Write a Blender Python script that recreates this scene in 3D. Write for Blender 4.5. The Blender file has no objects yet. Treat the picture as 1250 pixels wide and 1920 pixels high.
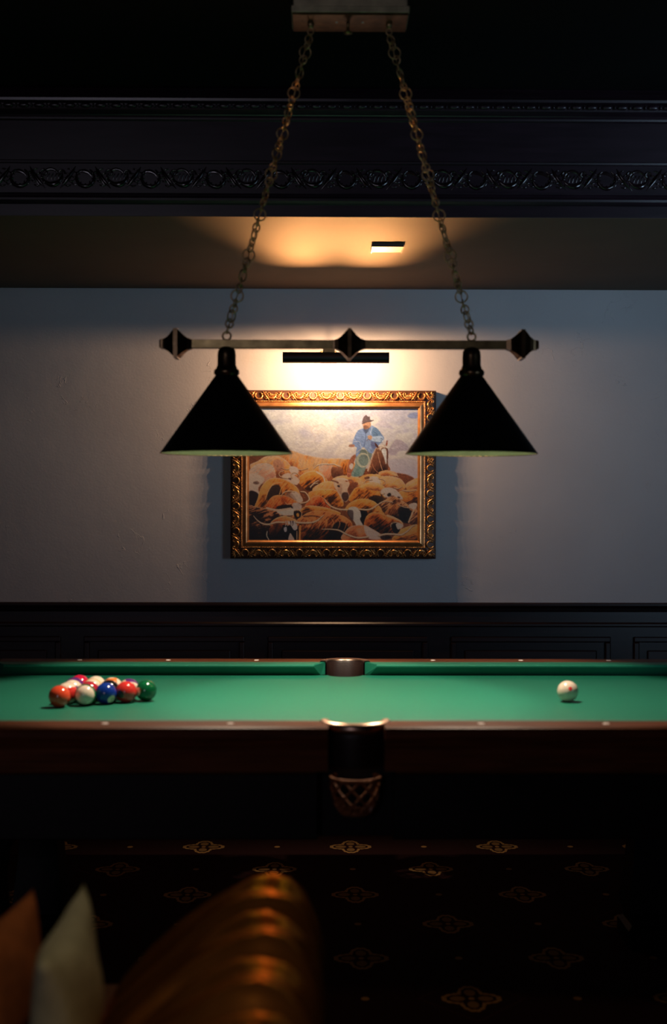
import bpy, bmesh, math, random
import numpy as np
from mathutils import Vector, Matrix
PI = math.pi
S = bpy.context.scene
COL = S.collection
random.seed(7)

# ------------------------------------------------------------------ camera, world, lights, exposure
CAM_H = 1.277
FPX = 2600.0
camd = bpy.data.cameras.new('camera')
cam = bpy.data.objects.new('camera', camd)
COL.objects.link(cam)
camd.sensor_fit = 'VERTICAL'
camd.sensor_height = 36.0
camd.sensor_width = 24.0
camd.lens = 36.0 * FPX / 1920.0
camd.dof.use_dof = True
camd.dof.focus_distance = 5.3
camd.dof.aperture_fstop = 2.4
camd.clip_start = 0.05
CM = (Matrix.Translation((0, 0, CAM_H)) @ Matrix.Rotation(-0.011, 4, 'Z')
      @ Matrix.Rotation(PI / 2 - 0.0015, 4, 'X') @ Matrix.Rotation(0.002, 4, 'Z'))
cam.matrix_world = CM
S.camera = cam
S.view_settings.view_transform = 'Standard'
S.view_settings.look = 'None'
S.view_settings.gamma = 1.0
S.view_settings.exposure = 0.0
S.view_settings.use_curve_mapping = False
S.cycles.use_denoising = True
S.cycles.max_bounces = 8
S.cycles.sample_clamp_indirect = 4.0

W = bpy.data.worlds.new('world')
S.world = W
W.use_nodes = True
W.node_tree.nodes['Background'].inputs[0].default_value = (0.5, 0.6, 1.0, 1)
W.node_tree.nodes['Background'].inputs[1].default_value = 0.0006

def area(name, loc, direction, sx, sy, power, color, spread=None):
    l = bpy.data.lights.new(name, 'AREA')
    l.shape = 'RECTANGLE'; l.size = sx; l.size_y = sy
    l.energy = power; l.color = color
    if spread: l.spread = spread
    o = bpy.data.objects.new(name, l); COL.objects.link(o)
    o.location = loc
    o.rotation_euler = Vector(direction).to_track_quat('-Z', 'Z').to_euler()
    return o
# daylight coming in through the two windows behind the camera
WIN_R = (3.0, 1.75, 1.55)      # centre of window_1 in wall_right
WIN_L = (-1.75, -2.5, 1.9)     # centre of window_2 in wall_back
area('daylight_right', (WIN_R[0] + 0.12, WIN_R[1], WIN_R[2]), (-0.37, 0.92, 0.14), 1.0, 1.25, 10.0, (0.50, 0.73, 1.0), math.radians(62))
area('daylight_left', (WIN_L[0], WIN_L[1] - 0.12, WIN_L[2]), (0.08, 1, 0.06), 1.2, 1.3, 4.8, (0.86, 0.80, 1.0), math.radians(90))
# a warm recessed downlight in the ceiling above the seating, behind the frame of the photo
DLX, DLY = 0.10, 0.60
dl = bpy.data.lights.new('downlight', 'SPOT'); dl.energy = 62; dl.color = (1.0, 0.66, 0.36); dl.shadow_soft_size = 0.035
dl.spot_size = math.radians(100); dl.spot_blend = 0.04
dlo = bpy.data.objects.new('downlight', dl); COL.objects.link(dlo); dlo.location = (DLX, DLY, 2.64)

# ------------------------------------------------------------------ materials
def new_mat(name):
    m = bpy.data.materials.new(name); m.use_nodes = True
    nt = m.node_tree
    return m, nt, nt.nodes['Principled BSDF']
def mat(name, col, rough=0.5, metal=0.0, spec=0.5, coat=0.0, var=0.0, vscale=20.0, bump=0.0, bscale=60.0, stint=None, stretch=None, emis=None, estr=0.0):
    m, nt, b = new_mat(name)
    b.inputs['Base Color'].default_value = (*col, 1)
    b.inputs['Roughness'].default_value = rough
    b.inputs['Metallic'].default_value = metal
    b.inputs['Specular IOR Level'].default_value = spec
    b.inputs['Coat Weight'].default_value = coat
    b.inputs['Coat Roughness'].default_value = 0.12
    if stint: b.inputs['Specular Tint'].default_value = (*stint, 1)
    if emis:
        b.inputs['Emission Color'].default_value = (*emis, 1); b.inputs['Emission Strength'].default_value = estr
    tc = nt.nodes.new('ShaderNodeTexCoord')
    mp = nt.nodes.new('ShaderNodeMapping')
    nt.links.new(tc.outputs['Object'], mp.inputs[0])
    if stretch: mp.inputs['Scale'].default_value = stretch
    if var:
        n = nt.nodes.new('ShaderNodeTexNoise'); n.inputs['Scale'].default_value = vscale
        n.inputs['Detail'].default_value = 5
        nt.links.new(mp.outputs[0], n.inputs[0])
        r = nt.nodes.new('ShaderNodeValToRGB')
        r.color_ramp.elements[0].position = 0.3; r.color_ramp.elements[1].position = 0.7
        r.color_ramp.elements[0].color = (*[c * (1 - var) for c in col], 1)
        r.color_ramp.elements[1].color = (*[min(1, c * (1 + var)) for c in col], 1)
        nt.links.new(n.outputs[0], r.inputs[0]); nt.links.new(r.outputs[0], b.inputs['Base Color'])
    if bump:
        n2 = nt.nodes.new('ShaderNodeTexNoise'); n2.inputs['Scale'].default_value = bscale
        n2.inputs['Detail'].default_value = 4
        nt.links.new(mp.outputs[0], n2.inputs[0])
        bp = nt.nodes.new('ShaderNodeBump'); bp.inputs['Strength'].default_value = bump
        bp.inputs['Distance'].default_value = 0.01
        nt.links.new(n2.outputs[0], bp.inputs['Height']); nt.links.new(bp.outputs[0], b.inputs['Normal'])
    return m
M = {}
M['mahogany'] = mat('mahogany', (0.010, 0.004, 0.004), 0.32, spec=0.3, var=0.35, vscale=6, stretch=(1, 12, 12))
M['mahogany_trim'] = mat('mahogany_trim', (0.020, 0.010, 0.016), 0.30, spec=0.7, var=0.3, vscale=6, stretch=(1, 10, 10))
M['carving'] = mat('carved_mahogany', (0.012, 0.005, 0.006), 0.17, spec=0.9)
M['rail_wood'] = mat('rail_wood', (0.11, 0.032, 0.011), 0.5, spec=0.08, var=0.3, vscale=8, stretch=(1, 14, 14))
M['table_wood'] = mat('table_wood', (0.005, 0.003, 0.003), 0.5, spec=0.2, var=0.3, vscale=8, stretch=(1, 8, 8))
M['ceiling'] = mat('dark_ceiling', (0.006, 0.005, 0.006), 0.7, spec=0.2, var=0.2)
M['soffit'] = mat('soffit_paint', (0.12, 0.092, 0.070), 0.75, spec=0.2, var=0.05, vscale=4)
M['dark_wall'] = mat('dark_wall', (0.03, 0.022, 0.02), 0.7, var=0.2)
M['brass'] = mat('aged_brass', (0.42, 0.30, 0.13), 0.34, metal=1.0, var=0.35, vscale=30)
M['bronze'] = mat('dark_bronze', (0.16, 0.10, 0.05), 0.30, metal=1.0, var=0.4, vscale=40)
M['canopy'] = mat('canopy_brass', (0.62, 0.55, 0.34), 0.5, metal=0.45, var=0.25, vscale=25)
M['chain'] = mat('chain_brass', (0.62, 0.44, 0.22), 0.45, metal=0.9, var=0.3, vscale=60)
M['shade_black'] = mat('shade_black', (0.004, 0.004, 0.004), 0.5, spec=0.2, var=0.1)
M['shade_inside'] = mat('shade_inside', (0.030, 0.042, 0.020), 0.5, spec=0.3, var=0.1)
M['bulb'] = mat('bulb_glass', (0.9, 0.85, 0.8), 0.3, emis=(1.0, 0.8, 0.55), estr=12)
M['black_metal'] = mat('black_metal', (0.012, 0.010, 0.009), 0.35, metal=0.0, spec=0.4, var=0.1)
M['lamp_inside'] = mat('lamp_reflector', (0.7, 0.6, 0.45), 0.4, var=0.05)
M['gold'] = mat('carved_gold', (0.78, 0.38, 0.13), 0.33, metal=0.85, var=0.35, vscale=45)
M['gold_flat'] = mat('gilt_moulding', (0.52, 0.24, 0.09), 0.33, metal=0.75, var=0.25, vscale=30)
M['gold_dark'] = mat('frame_recess', (0.07, 0.022, 0.008), 0.5, metal=0.3, var=0.3, vscale=60)
M['leather_pocket'] = mat('pocket_leather', (0.014, 0.006, 0.005), 0.38, spec=0.5, bump=0.15, bscale=300)
M['casting'] = mat('pocket_casting', (0.62, 0.40, 0.28), 0.32, metal=1.0, var=0.1)
M['sight'] = mat('pearl_sight', (0.95, 0.84, 0.78), 0.5, var=0.05, vscale=200)
M['weave'] = mat('pocket_weave', (0.22, 0.075, 0.025), 0.45, var=0.3, vscale=90)
M['chaise'] = mat('brown_leather', (0.44, 0.19, 0.05), 0.22, metal=0.88, spec=0.8, var=0.3, vscale=9, bump=0.08, bscale=160, stint=(1.0, 0.50, 0.16))
M['seat'] = mat('seat_leather', (0.075, 0.025, 0.013), 0.55, spec=0.3, var=0.3, vscale=9)
M['sage'] = mat('sage_fabric', (0.22, 0.24, 0.18), 0.9, spec=0.1, var=0.15, vscale=30, bump=0.3, bscale=400)
M['rust'] = mat('rust_fabric', (0.17, 0.062, 0.022), 0.9, spec=0.1, var=0.2, vscale=30, bump=0.3, bscale=400)
M['plate'] = mat('cream_plate', (0.14, 0.11, 0.08), 0.5, var=0.05)
M['plate_edge'] = mat('plate_edge', (0.05, 0.03, 0.02), 0.5, var=0.05)
M['win_frame'] = mat('window_frame', (0.05, 0.03, 0.02), 0.4, var=0.2)

# cloth
m, nt, b = new_mat('billiard_cloth'); M['cloth'] = m
tc = nt.nodes.new('ShaderNodeTexCoord'); n = nt.nodes.new('ShaderNodeTexNoise')
n.inputs['Scale'].default_value = 900; nt.links.new(tc.outputs['Object'], n.inputs[0])
r = nt.nodes.new('ShaderNodeValToRGB')
r.color_ramp.elements[0].color = (0.005, 0.118, 0.070, 1); r.color_ramp.elements[1].color = (0.011, 0.172, 0.105, 1)
nt.links.new(n.outputs[0], r.inputs[0]); nt.links.new(r.outputs[0], b.inputs['Base Color'])
b.inputs['Roughness'].default_value = 0.48; b.inputs['Specular IOR Level'].default_value = 0.34
b.inputs['Sheen Weight'].default_value = 0.0; b.inputs['Sheen Roughness'].default_value = 0.5
bp = nt.nodes.new('ShaderNodeBump'); bp.inputs['Strength'].default_value = 0.2; bp.inputs['Distance'].default_value = 0.001
nt.links.new(n.outputs[0], bp.inputs['Height']); nt.links.new(bp.outputs[0], b.inputs['Normal'])

# trowelled plaster wall
m, nt, b = new_mat('plaster_wall'); M['plaster'] = m
b.inputs['Roughness'].default_value = 0.65; b.inputs['Specular IOR Level'].default_value = 0.3
tc = nt.nodes.new('ShaderNodeTexCoord')
n = nt.nodes.new('ShaderNodeTexNoise'); n.inputs['Scale'].default_value = 2.2; n.inputs['Detail'].default_value = 6
nt.links.new(tc.outputs['Object'], n.inputs[0])
r = nt.nodes.new('ShaderNodeValToRGB')
r.color_ramp.elements[0].color = (0.34, 0.325, 0.33, 1); r.color_ramp.elements[1].color = (0.44, 0.425, 0.43, 1)
nt.links.new(n.outputs[0], r.inputs[0]); nt.links.new(r.outputs[0], b.inputs['Base Color'])
# fine grain + sparse trowel scars (thin ridges of a warped noise, kept only in patches)
g = nt.nodes.new('ShaderNodeTexNoise'); g.inputs['Scale'].default_value = 120; g.inputs['Detail'].default_value = 3
nt.links.new(tc.outputs['Object'], g.inputs[0])
w = nt.nodes.new('ShaderNodeTexNoise'); w.inputs['Scale'].default_value = 8.5; w.inputs['Detail'].default_value = 3; w.inputs['Distortion'].default_value = 1.5
nt.links.new(tc.outputs['Object'], w.inputs[0])
def mth(op, a, bb=None, clamp=False):
    x = nt.nodes.new('ShaderNodeMath'); x.operation = op; x.use_clamp = clamp
    for i, v in enumerate((a, bb)):
        if v is None: continue
        if isinstance(v, (int, float)): x.inputs[i].default_value = v
        else: nt.links.new(v, x.inputs[i])
    return x.outputs[0]
ridge = mth('SUBTRACT', 1.0, mth('MULTIPLY', mth('ABSOLUTE', mth('SUBTRACT', w.outputs[0], 0.5)), 95.0), True)
msk = nt.nodes.new('ShaderNodeTexNoise'); msk.inputs['Scale'].default_value = 7.0
nt.links.new(tc.outputs['Object'], msk.inputs[0])
ridge = mth('MULTIPLY', ridge, mth('MULTIPLY', mth('SUBTRACT', msk.outputs[0], 0.60), 8.0, True))
lump = nt.nodes.new('ShaderNodeTexNoise'); lump.inputs['Scale'].default_value = 9
nt.links.new(tc.outputs['Object'], lump.inputs[0])
h = mth('ADD', mth('MULTIPLY', g.outputs[0], 0.10), mth('ADD', mth('MULTIPLY', ridge, 0.5), mth('MULTIPLY', lump.outputs[0], 0.35)))
bp = nt.nodes.new('ShaderNodeBump'); bp.inputs['Strength'].default_value = 0.5; bp.inputs['Distance'].default_value = 0.01
nt.links.new(h, bp.inputs['Height']); nt.links.new(bp.outputs[0], b.inputs['Normal'])

# patterned carpet : rows of four-petalled flowers, dots halfway, thin diagonal lattice
m, nt, b = new_mat('patterned_carpet'); M['carpet'] = m
b.inputs['Roughness'].default_value = 0.95; b.inputs['Specular IOR Level'].default_value = 0.05
tc = nt.nodes.new('ShaderNodeTexCoord'); sp = nt.nodes.new('ShaderNodeSeparateXYZ')
nt.links.new(tc.outputs['Object'], sp.inputs[0])
PX, PY = 0.556, 0.654
def flower_field(ox, oy):
    u = mth('SUBTRACT', mth('FRACT', mth('ADD', mth('DIVIDE', mth('SUBTRACT', sp.outputs[0], ox), PX), 0.5)), 0.5)
    v = mth('SUBTRACT', mth('FRACT', mth('ADD', mth('DIVIDE', mth('SUBTRACT', sp.outputs[1], oy), PY), 0.5)), 0.5)
    u = mth('MULTIPLY', u, PX); v = mth('MULTIPLY', v, PY * 0.82)
    return u, v
def band(d, c, wd):   # 1 where |d-c|<wd
    return mth('LESS_THAN', mth('ABSOLUTE', mth('SUBTRACT', d, c)), wd)
def flower(ox, oy):
    u, v = flower_field(ox, oy)
    rr = mth('SQRT', mth('ADD', mth('MULTIPLY', u, u), mth('MULTIPLY', v, v)))
    th = mth('ARCTAN2', v, u)
    c2 = mth('ABSOLUTE', mth('COSINE', mth('MULTIPLY', th, 2.0)))
    scal = mth('MULTIPLY', mth('ABSOLUTE', mth('SINE', mth('MULTIPLY', th, 12.0))), 0.004)
    R = mth('ADD', mth('ADD', 0.046, mth('MULTIPLY', mth('POWER', c2, 1.6), 0.030)), scal)
    outer = band(mth('SUBTRACT', rr, R), -0.006, 0.0065)
    au = mth('ABSOLUTE', u); av = mth('ABSOLUTE', v)
    mx = mth('MAXIMUM', au, av); mn = mth('MINIMUM', au, av)
    pet = mth('ADD', mth('POWER', mth('DIVIDE', mth('SUBTRACT', mx, 0.037), 0.020), 2.0), mth('POWER', mth('DIVIDE', mn, 0.015), 2.0))
    inner = mth('MULTIPLY', mth('LESS_THAN', pet, 1.0), 0.62)
    core = mth('LESS_THAN', rr, 0.008)
    return mth('MAXIMUM', mth('MAXIMUM', outer, inner), core), rr, u, v
f1, r1, u1, v1 = flower(0.381 + 0.022, 3.62)
f2, r2, u2, v2 = flower(0.381 + 0.022 - 0.278, 3.62 + 0.327)
fl = mth('MAXIMUM', f1, f2)
def dot(ox, oy):
    u, v = flower_field(ox, oy)
    return mth('LESS_THAN', mth('ADD', mth('MULTIPLY', u, u), mth('MULTIPLY', v, v)), 0.00012)
dots = mth('MAXIMUM', dot(0.403 + 0.278, 3.62), dot(0.403, 3.62 + 0.327))
nf = nt.nodes.new('ShaderNodeTexNoise'); nf.inputs['Scale'].default_value = 260
nt.links.new(tc.outputs['Object'], nf.inputs[0])
fibre = mth('ADD', 0.55, mth('MULTIPLY', nf.outputs[0], 0.9))
lat = mth('ADD', mth('ABSOLUTE', mth('DIVIDE', u1, PX)), mth('ABSOLUTE', mth('DIVIDE', v1, PY * 0.82)))
latl = mth('MULTIPLY', band(lat, 0.25, 0.006), 0.35)
def mixc(fac, c1, c2):
    x = nt.nodes.new('ShaderNodeMix'); x.data_type = 'RGBA'
    nt.links.new(fac, x.inputs[0])
    for i, v in ((6, c1), (7, c2)):
        if isinstance(v, tuple): x.inputs[i].default_value = (*v, 1)
        else: nt.links.new(v, x.inputs[i])
    return x.outputs[2]
c = mixc(latl, (0.014, 0.004, 0.0035), (0.07, 0.016, 0.009))
c = mixc(mth('MAXIMUM', fl, dots), c, (0.24, 0.125, 0.04))
vm = nt.nodes.new('ShaderNodeVectorMath'); vm.operation = 'SCALE'
nt.links.new(c, vm.inputs[0]); nt.links.new(fibre, vm.inputs['Scale'])
nt.links.new(vm.outputs[0], b.inputs['Base Color'])

# painted canvas: colours come from a colour attribute painted further down
m, nt, b = new_mat('oil_canvas'); M['canvas'] = m
at_ = nt.nodes.new('ShaderNodeAttribute'); at_.attribute_name = 'paint'
nt.links.new(at_.outputs['Color'], b.inputs['Base Color'])
b.inputs['Roughness'].default_value = 0.42; b.inputs['Specular IOR Level'].default_value = 0.35
tc = nt.nodes.new('ShaderNodeTexCoord'); n = nt.nodes.new('ShaderNodeTexNoise'); n.inputs['Scale'].default_value = 220
nt.links.new(tc.outputs['Object'], n.inputs[0])
bp = nt.nodes.new('ShaderNodeBump'); bp.inputs['Strength'].default_value = 0.25; bp.inputs['Distance'].default_value = 0.002
nt.links.new(n.outputs[0], bp.inputs['Height']); nt.links.new(bp.outputs[0], b.inputs['Normal'])

# ------------------------------------------------------------------ mesh helpers
def obj(name, bm, m, parent=None, smooth=False, loc=None):
    me = bpy.data.meshes.new(name)
    bmesh.ops.recalc_face_normals(bm, faces=bm.faces[:])
    bm.to_mesh(me); bm.free()
    ms = m if isinstance(m, (list, tuple)) else [m]
    for x in ms: me.materials.append(x)
    if smooth:
        for p in me.polygons: p.use_smooth = True
    o = bpy.data.objects.new(name, me); COL.objects.link(o)
    if parent: o.parent = parent
    if loc: o.location = loc
    return o
def tag(o, label, cat, group=None):
    o['label'] = label; o['category'] = cat
    if group: o['group'] = group
    return o
def thing(name, label, cat, loc=(0, 0, 0), group=None):
    o = bpy.data.objects.new(name, None); COL.objects.link(o); o.location = loc
    o.empty_display_size = 0.1
    return tag(o, label, cat, group)
def struct(o, label, cat):
    o['kind'] = 'structure'; return tag(o, label, cat)
def box(bm, x0, x1, y0, y1, z0, z1, bev=0.0, seg=2):
    r = bmesh.ops.create_cube(bm, size=1.0)
    vs = r['verts']
    for v in vs:
        v.co = Vector(((x0 + x1) / 2 + v.co.x * (x1 - x0), (y0 + y1) / 2 + v.co.y * (y1 - y0), (z0 + z1) / 2 + v.co.z * (z1 - z0)))
    if bev:
        es = list({e for v in vs for e in v.link_edges})
        bmesh.ops.bevel(bm, geom=es, offset=bev, segments=seg, affect='EDGES', profile=0.5)
    return bm
def nb(): return bmesh.new()
def lathe(bm, prof, cx=0, cy=0, cz=0, n=48, a0=0.0, a1=2 * PI, close=None):
    """prof: list of (r, z)"""
    full = abs((a1 - a0) - 2 * PI) < 1e-6
    rings = []
    cnt = n if full else n + 1
    for i in range(cnt):
        a = a0 + (a1 - a0) * i / n
        rings.append([bm.verts.new((cx + r * math.cos(a), cy + r * math.sin(a), cz + z)) for r, z in prof])
    for i in range(n):
        A = rings[i]; B = rings[(i + 1) % cnt]
        for j in range(len(prof) - 1):
            try: bm.faces.new((A[j], B[j], B[j + 1], A[j + 1]))
            except ValueError: pass
    return rings
def tube(bm, pts, rad, n=8, closed=False, flat=1.0, up=None, caps=True):
    """tube through pts; rad number or list; flat scales along 'up'"""
    pts = [Vector(p) for p in pts]
    N = len(pts)
    rings = []
    prev = None
    for i, p in enumerate(pts):
        if closed: t = (pts[(i + 1) % N] - pts[i - 1])
        else: t = pts[min(i + 1, N - 1)] - pts[max(i - 1, 0)]
        t.normalize()
        if up is not None:
            a = Vector(up); a = (a - a.dot(t) * t)
            if a.length < 1e-6: a = t.orthogonal()
            a.normalize()
        elif prev is None: a = t.orthogonal().normalized()
        else:
            a = prev - prev.dot(t) * t
            a.normalize()
        prev = a
        b_ = t.cross(a)
        r = rad[i] if isinstance(rad, (list, tuple)) else rad
        rings.append([bm.verts.new(p + a * (math.cos(2 * PI * k / n) * r * flat) + b_ * (math.sin(2 * PI * k / n) * r)) for k in range(n)])
    for i in range(N if closed else N - 1):
        A = rings[i]; B = rings[(i + 1) % N]
        for k in range(n):
            bm.faces.new((A[k], A[(k + 1) % n], B[(k + 1) % n], B[k]))
    if not closed and caps:
        bm.faces.new(rings[0][::-1]); bm.faces.new(rings[-1])
    return bm
def sweep_x(bm, prof, x0, x1, n=1, caps=True):
    """extrude (y,z) outline (closed polygon) along x"""
    A = [bm.verts.new((x0, y, z)) for y, z in prof]; B = [bm.verts.new((x1, y, z)) for y, z in prof]
    k = len(prof)
    for i in range(k): bm.faces.new((A[i], A[(i + 1) % k], B[(i + 1) % k], B[i]))
    if caps: bm.faces.new(A[::-1]); bm.faces.new(B)
    return bm
def torus_pts(c, r, ax, ay, n=20):
    return [Vector(c) + Vector(ax) * (r * math.cos(2 * PI * i / n)) + Vector(ay) * (r * math.sin(2 * PI * i / n)) for i in range(n)]
CMi = CM.to_3x3()
def at(px, py, Y):
    """point of the plane y=Y that the photograph shows at pixel px,py"""
    d = CMi @ Vector(((px - 625.0) / FPX, (960.0 - py) / FPX, -1.0))
    t = Y / d.y
    return Vector((d.x * t, Y, CAM_H + d.z * t))

# ------------------------------------------------------------------ room
XL, XR, YB, WALL = -2.7, 3.0, -2.5, 6.07
CEIL, SOF, BEAM = 2.66, 2.2435, 4.577
struct(obj('floor', box(nb(), XL - .2, XR + .2, YB - .2, WALL + .2, -0.1, 0), M['carpet']), 'dark carpet floor patterned with rows of golden four-petalled flowers', 'floor')
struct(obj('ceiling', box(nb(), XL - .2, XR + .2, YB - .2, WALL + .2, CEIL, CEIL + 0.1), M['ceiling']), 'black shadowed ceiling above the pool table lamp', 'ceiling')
struct(obj('wall_far', box(nb(), XL - .2, XR + .2, WALL, WALL + .2, 0, CEIL), M['plaster']), 'grey trowelled plaster wall behind the framed painting', 'wall')
struct(obj('wall_left', box(nb(), XL - .2, XL, YB - .2, WALL, 0, CEIL), M['dark_wall']), 'dark side wall left of the pool table', 'wall')
def wall_open(name, axis, pos, thick, lo, hi, wc, wz, ww, wh, m, label):
    bm = nb()
    def B(a0, a1, z0, z1):
        if axis == 'x': box(bm, pos, pos + thick, a0, a1, z0, z1)
        else: box(bm, a0, a1, pos, pos + thick, z0, z1)
    B(lo, wc - ww / 2, 0, CEIL); B(wc + ww / 2, hi, 0, CEIL)
    B(wc - ww / 2, wc + ww / 2, 0, wz - wh / 2); B(wc - ww / 2, wc + ww / 2, wz + wh / 2, CEIL)
    return struct(obj(name, bm, m), label, 'wall')
wall_open('wall_right', 'x', XR, 0.2, YB - .2, WALL, WIN_R[1], WIN_R[2], 1.1, 1.3, M['dark_wall'], 'dark side wall right of the pool table with a window')
wall_open('wall_back', 'y', YB, -0.2, XL, XR, WIN_L[0], WIN_L[2], 1.3, 1.3, M['dark_wall'], 'dark wall behind the camera with a window')
def window(name, axis, pos, wc, wz, ww, wh, label):
    bm = nb()
    def B(a0, a1, z0, z1, t=0.04):
        if axis == 'x': box(bm, pos - t / 2, pos + t / 2, a0, a1, z0, z1)
        else: box(bm, a0, a1, pos - t / 2, pos + t / 2, z0, z1)
    a0, a1, z0, z1 = wc - ww / 2, wc + ww / 2, wz - wh / 2, wz + wh / 2
    B(a0, a0 + .04, z0, z1); B(a1 - .04, a1, z0, z1); B(a0, a1, z0, z0 + .04); B(a0, a1, z1 - .04, z1)
    B(wc - .012, wc + .012, z0, z1, .025); B(a0, a1, wz - .012, wz + .012, .025)
    return struct(obj(name, bm, M['win_frame']), label, 'window')
window('window_1', 'x', XR + 0.04, WIN_R[1], WIN_R[2], 1.1, 1.3, 'dark framed window in the right wall')
window('window_2', 'y', YB - 0.04, WIN_L[0], WIN_L[2], 1.3, 1.3, 'dark framed window in the wall behind the camera')

bm = nb(); lathe(bm, [(.045, 0), (.062, -.004), (.064, 0), (.062, .001)], DLX, DLY, CEIL, n=32)
tag(obj('ceiling_downlight', bm, M['brass'], smooth=True), 'round brass rim of the recessed downlight over the chaise', 'lamp')
# soffit and mahogany beam
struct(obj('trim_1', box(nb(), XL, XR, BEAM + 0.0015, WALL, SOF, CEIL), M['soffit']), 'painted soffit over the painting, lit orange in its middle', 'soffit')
prof = [(BEAM + .0013, SOF + .001), (BEAM, SOF + .001), (BEAM, 2.282),
        (BEAM - .008, 2.286), (BEAM - .016, 2.293), (BEAM - .018, 2.300), (BEAM - .014, 2.306), (BEAM - .006, 2.308), (BEAM - .004, 2.314),
        (BEAM - .010, 2.318), (BEAM - .010, 2.323), (BEAM + .008, 2.327),
        (BEAM + .008, 2.414), (BEAM - .006, 2.418), (BEAM - .008, 2.424), (BEAM - .002, 2.428),
        (BEAM - .002, 2.556), (BEAM - .010, 2.560), (BEAM - .012, 2.566), (BEAM - .006, 2.570), (BEAM - .012, 2.576), (BEAM - .034, 2.585),
        (BEAM - .036, 2.589), (BEAM - .036, 2.604), (BEAM - .058, 2.608), (BEAM - .060, 2.616), (BEAM - .052, 2.622), (BEAM - .02, CEIL), (BEAM + .0013, CEIL)]
bm = nb(); sweep_x(bm, prof, XL, XR)
beam = struct(obj('trim_2', bm, M['mahogany_trim']), 'dark mahogany beam with beaded cornice and carved acanthus frieze', 'beam')
# bead moulding
bm = nb()
x = XL + 0.03
while x < XR - 0.03:
    pts = []; rr = []
    for k in range(9):
        s = -1 + 2 * k / 8
        pts.append((x + s * 0.0185, BEAM - .040, 2.5965)); rr.append(0.0075 * math.sqrt(max(0.02, 1 - abs(s) ** 3)))
    tube(bm, pts, rr, n=8, up=(0, 0, 1))
    tube(bm, [(x + .0225, BEAM - .040, 2.5965), (x + .0275, BEAM - .040, 2.5965)], 0.006, n=8, up=(0, 0, 1))
    x += 0.0502
obj('bead_moulding', bm, M['mahogany_trim'], beam, smooth=True)

# carved ornament strokes -----------------------------------------
def stroke(bm, f, pts, w, hgt, n=6):
    """tapered raised leaf / scroll: pts in (u,v), w width list; f maps (u,v,h)->world"""
    N = len(pts)
    rings = []
    for i, (u, v) in enumerate(pts):
        a = pts[min(i + 1, N - 1)]; c0 = pts[max(i - 1, 0)]
        tx, ty = a[0] - c0[0], a[1] - c0[1]; L = math.hypot(tx, ty) or 1e-6
        nx, ny = -ty / L, tx / L
        ww = w[i]; hh = hgt * (0.35 + 0.65 * ww / max(w))
        rings.append([bm.verts.new(f(u + nx * ww * math.cos(PI * k / n), v + ny * ww * math.cos(PI * k / n), hh * math.sin(PI * k / n))) for k in range(n + 1)])
    for i in range(N - 1):
        for k in range(n): bm.faces.new((rings[i][k], rings[i][k + 1], rings[i + 1][k + 1], rings[i + 1][k]))
def arc(cx, cy, r0, r1, a0, a1, n=12):
    return [(cx + (r0 + (r1 - r0) * i / n) * math.cos(math.radians(a0 + (a1 - a0) * i / n)), cy + (r0 + (r1 - r0) * i / n) * math.sin(math.radians(a0 + (a1 - a0) * i / n))) for i in range(n + 1)]
def taper(n, w0, wm, w1, pk=0.5):
    out = []
    for i in range(n + 1):
        t = i / n
        out.append(w0 + (wm - w0) * t / pk if t < pk else wm + (w1 - wm) * (t - pk) / (1 - pk))
    return out
def motif(bm, f, u0, P, H, hs):
    """one period P (along u) of acanthus: rosette hollow, leaf sprays, C-scroll. H band half height"""
    g = H
    # C scroll opening up, with curled end
    c = u0 + P * 0.25
    stroke(bm, f, arc(c, g * .30, g * .95, g * .78, 185, 372), taper(12, g * .10, g * .30, g * .10), hs)
    stroke(bm, f, arc(c - g * .70, g * .36, g * .34, g * .10, 200, -200), taper(12, g * .13, g * .12, g * .05), hs * .9)
    stroke(bm, f, arc(c + g * .72, g * .36, g * .30, g * .10, -20, 330), taper(12, g * .12, g * .12, g * .05), hs * .9)
    for k in range(4):
        a = c - g * .45 + k * g * .30
        stroke(bm, f, [(a, g * -.35), (a + g * .06, g * .0), (a + g * .18, g * .30), (a + g * .34, g * .42)], [g * .05, g * .11, g * .09, g * .02], hs * .7)
    # rosette hollow
    c = u0 + P * 0.75
    stroke(bm, f, arc(c, 0, g * .74, g * .74, 120, 420, 16), taper(16, g * .1, g * .20, g * .10), hs * 1.1)
    for k in range(7):
        a = math.radians(150 + 40 * k)
        stroke(bm, f, [(c + math.cos(a) * g * s, math.sin(a) * g * s * .95) for s in (.45, .65, .85, 1.0)], [g * .04, g * .13, g * .12, g * .03], hs * .8)
    # leaf sprays between
    for base, sg in ((u0 + P * 0.5, 1), (u0 + P * 1.0, -1)):
        stroke(bm, f, [(base - sg * g * .75, -g * .9), (base - sg * g * .35, -g * .45), (base, 0), (base + sg * g * .35, g * .55), (base + sg * g * .55, g * .95)], [g * .05, g * .16, g * .20, g * .16, g * .04], hs)
        for k in range(4):
            t = -0.6 + 0.36 * k
            bx, by = base + sg * g * .7 * t, g * t
            stroke(bm, f, [(bx, by), (bx + sg * g * .30, by - g * .10), (bx + sg * g * .52, by - g * .04), (bx + sg * g * .68, by + g * .12)], [g * .05, g * .12, g * .10, g * .02], hs * .75)
            stroke(bm, f, [(bx, by), (bx - sg * g * .22, by + g * .20), (bx - sg * g * .40, by + g * .24), (bx - sg * g * .56, by + g * .16)], [g * .05, g * .11, g * .09, g * .02], hs * .75)
bm = nb()
P = 0.215
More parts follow.
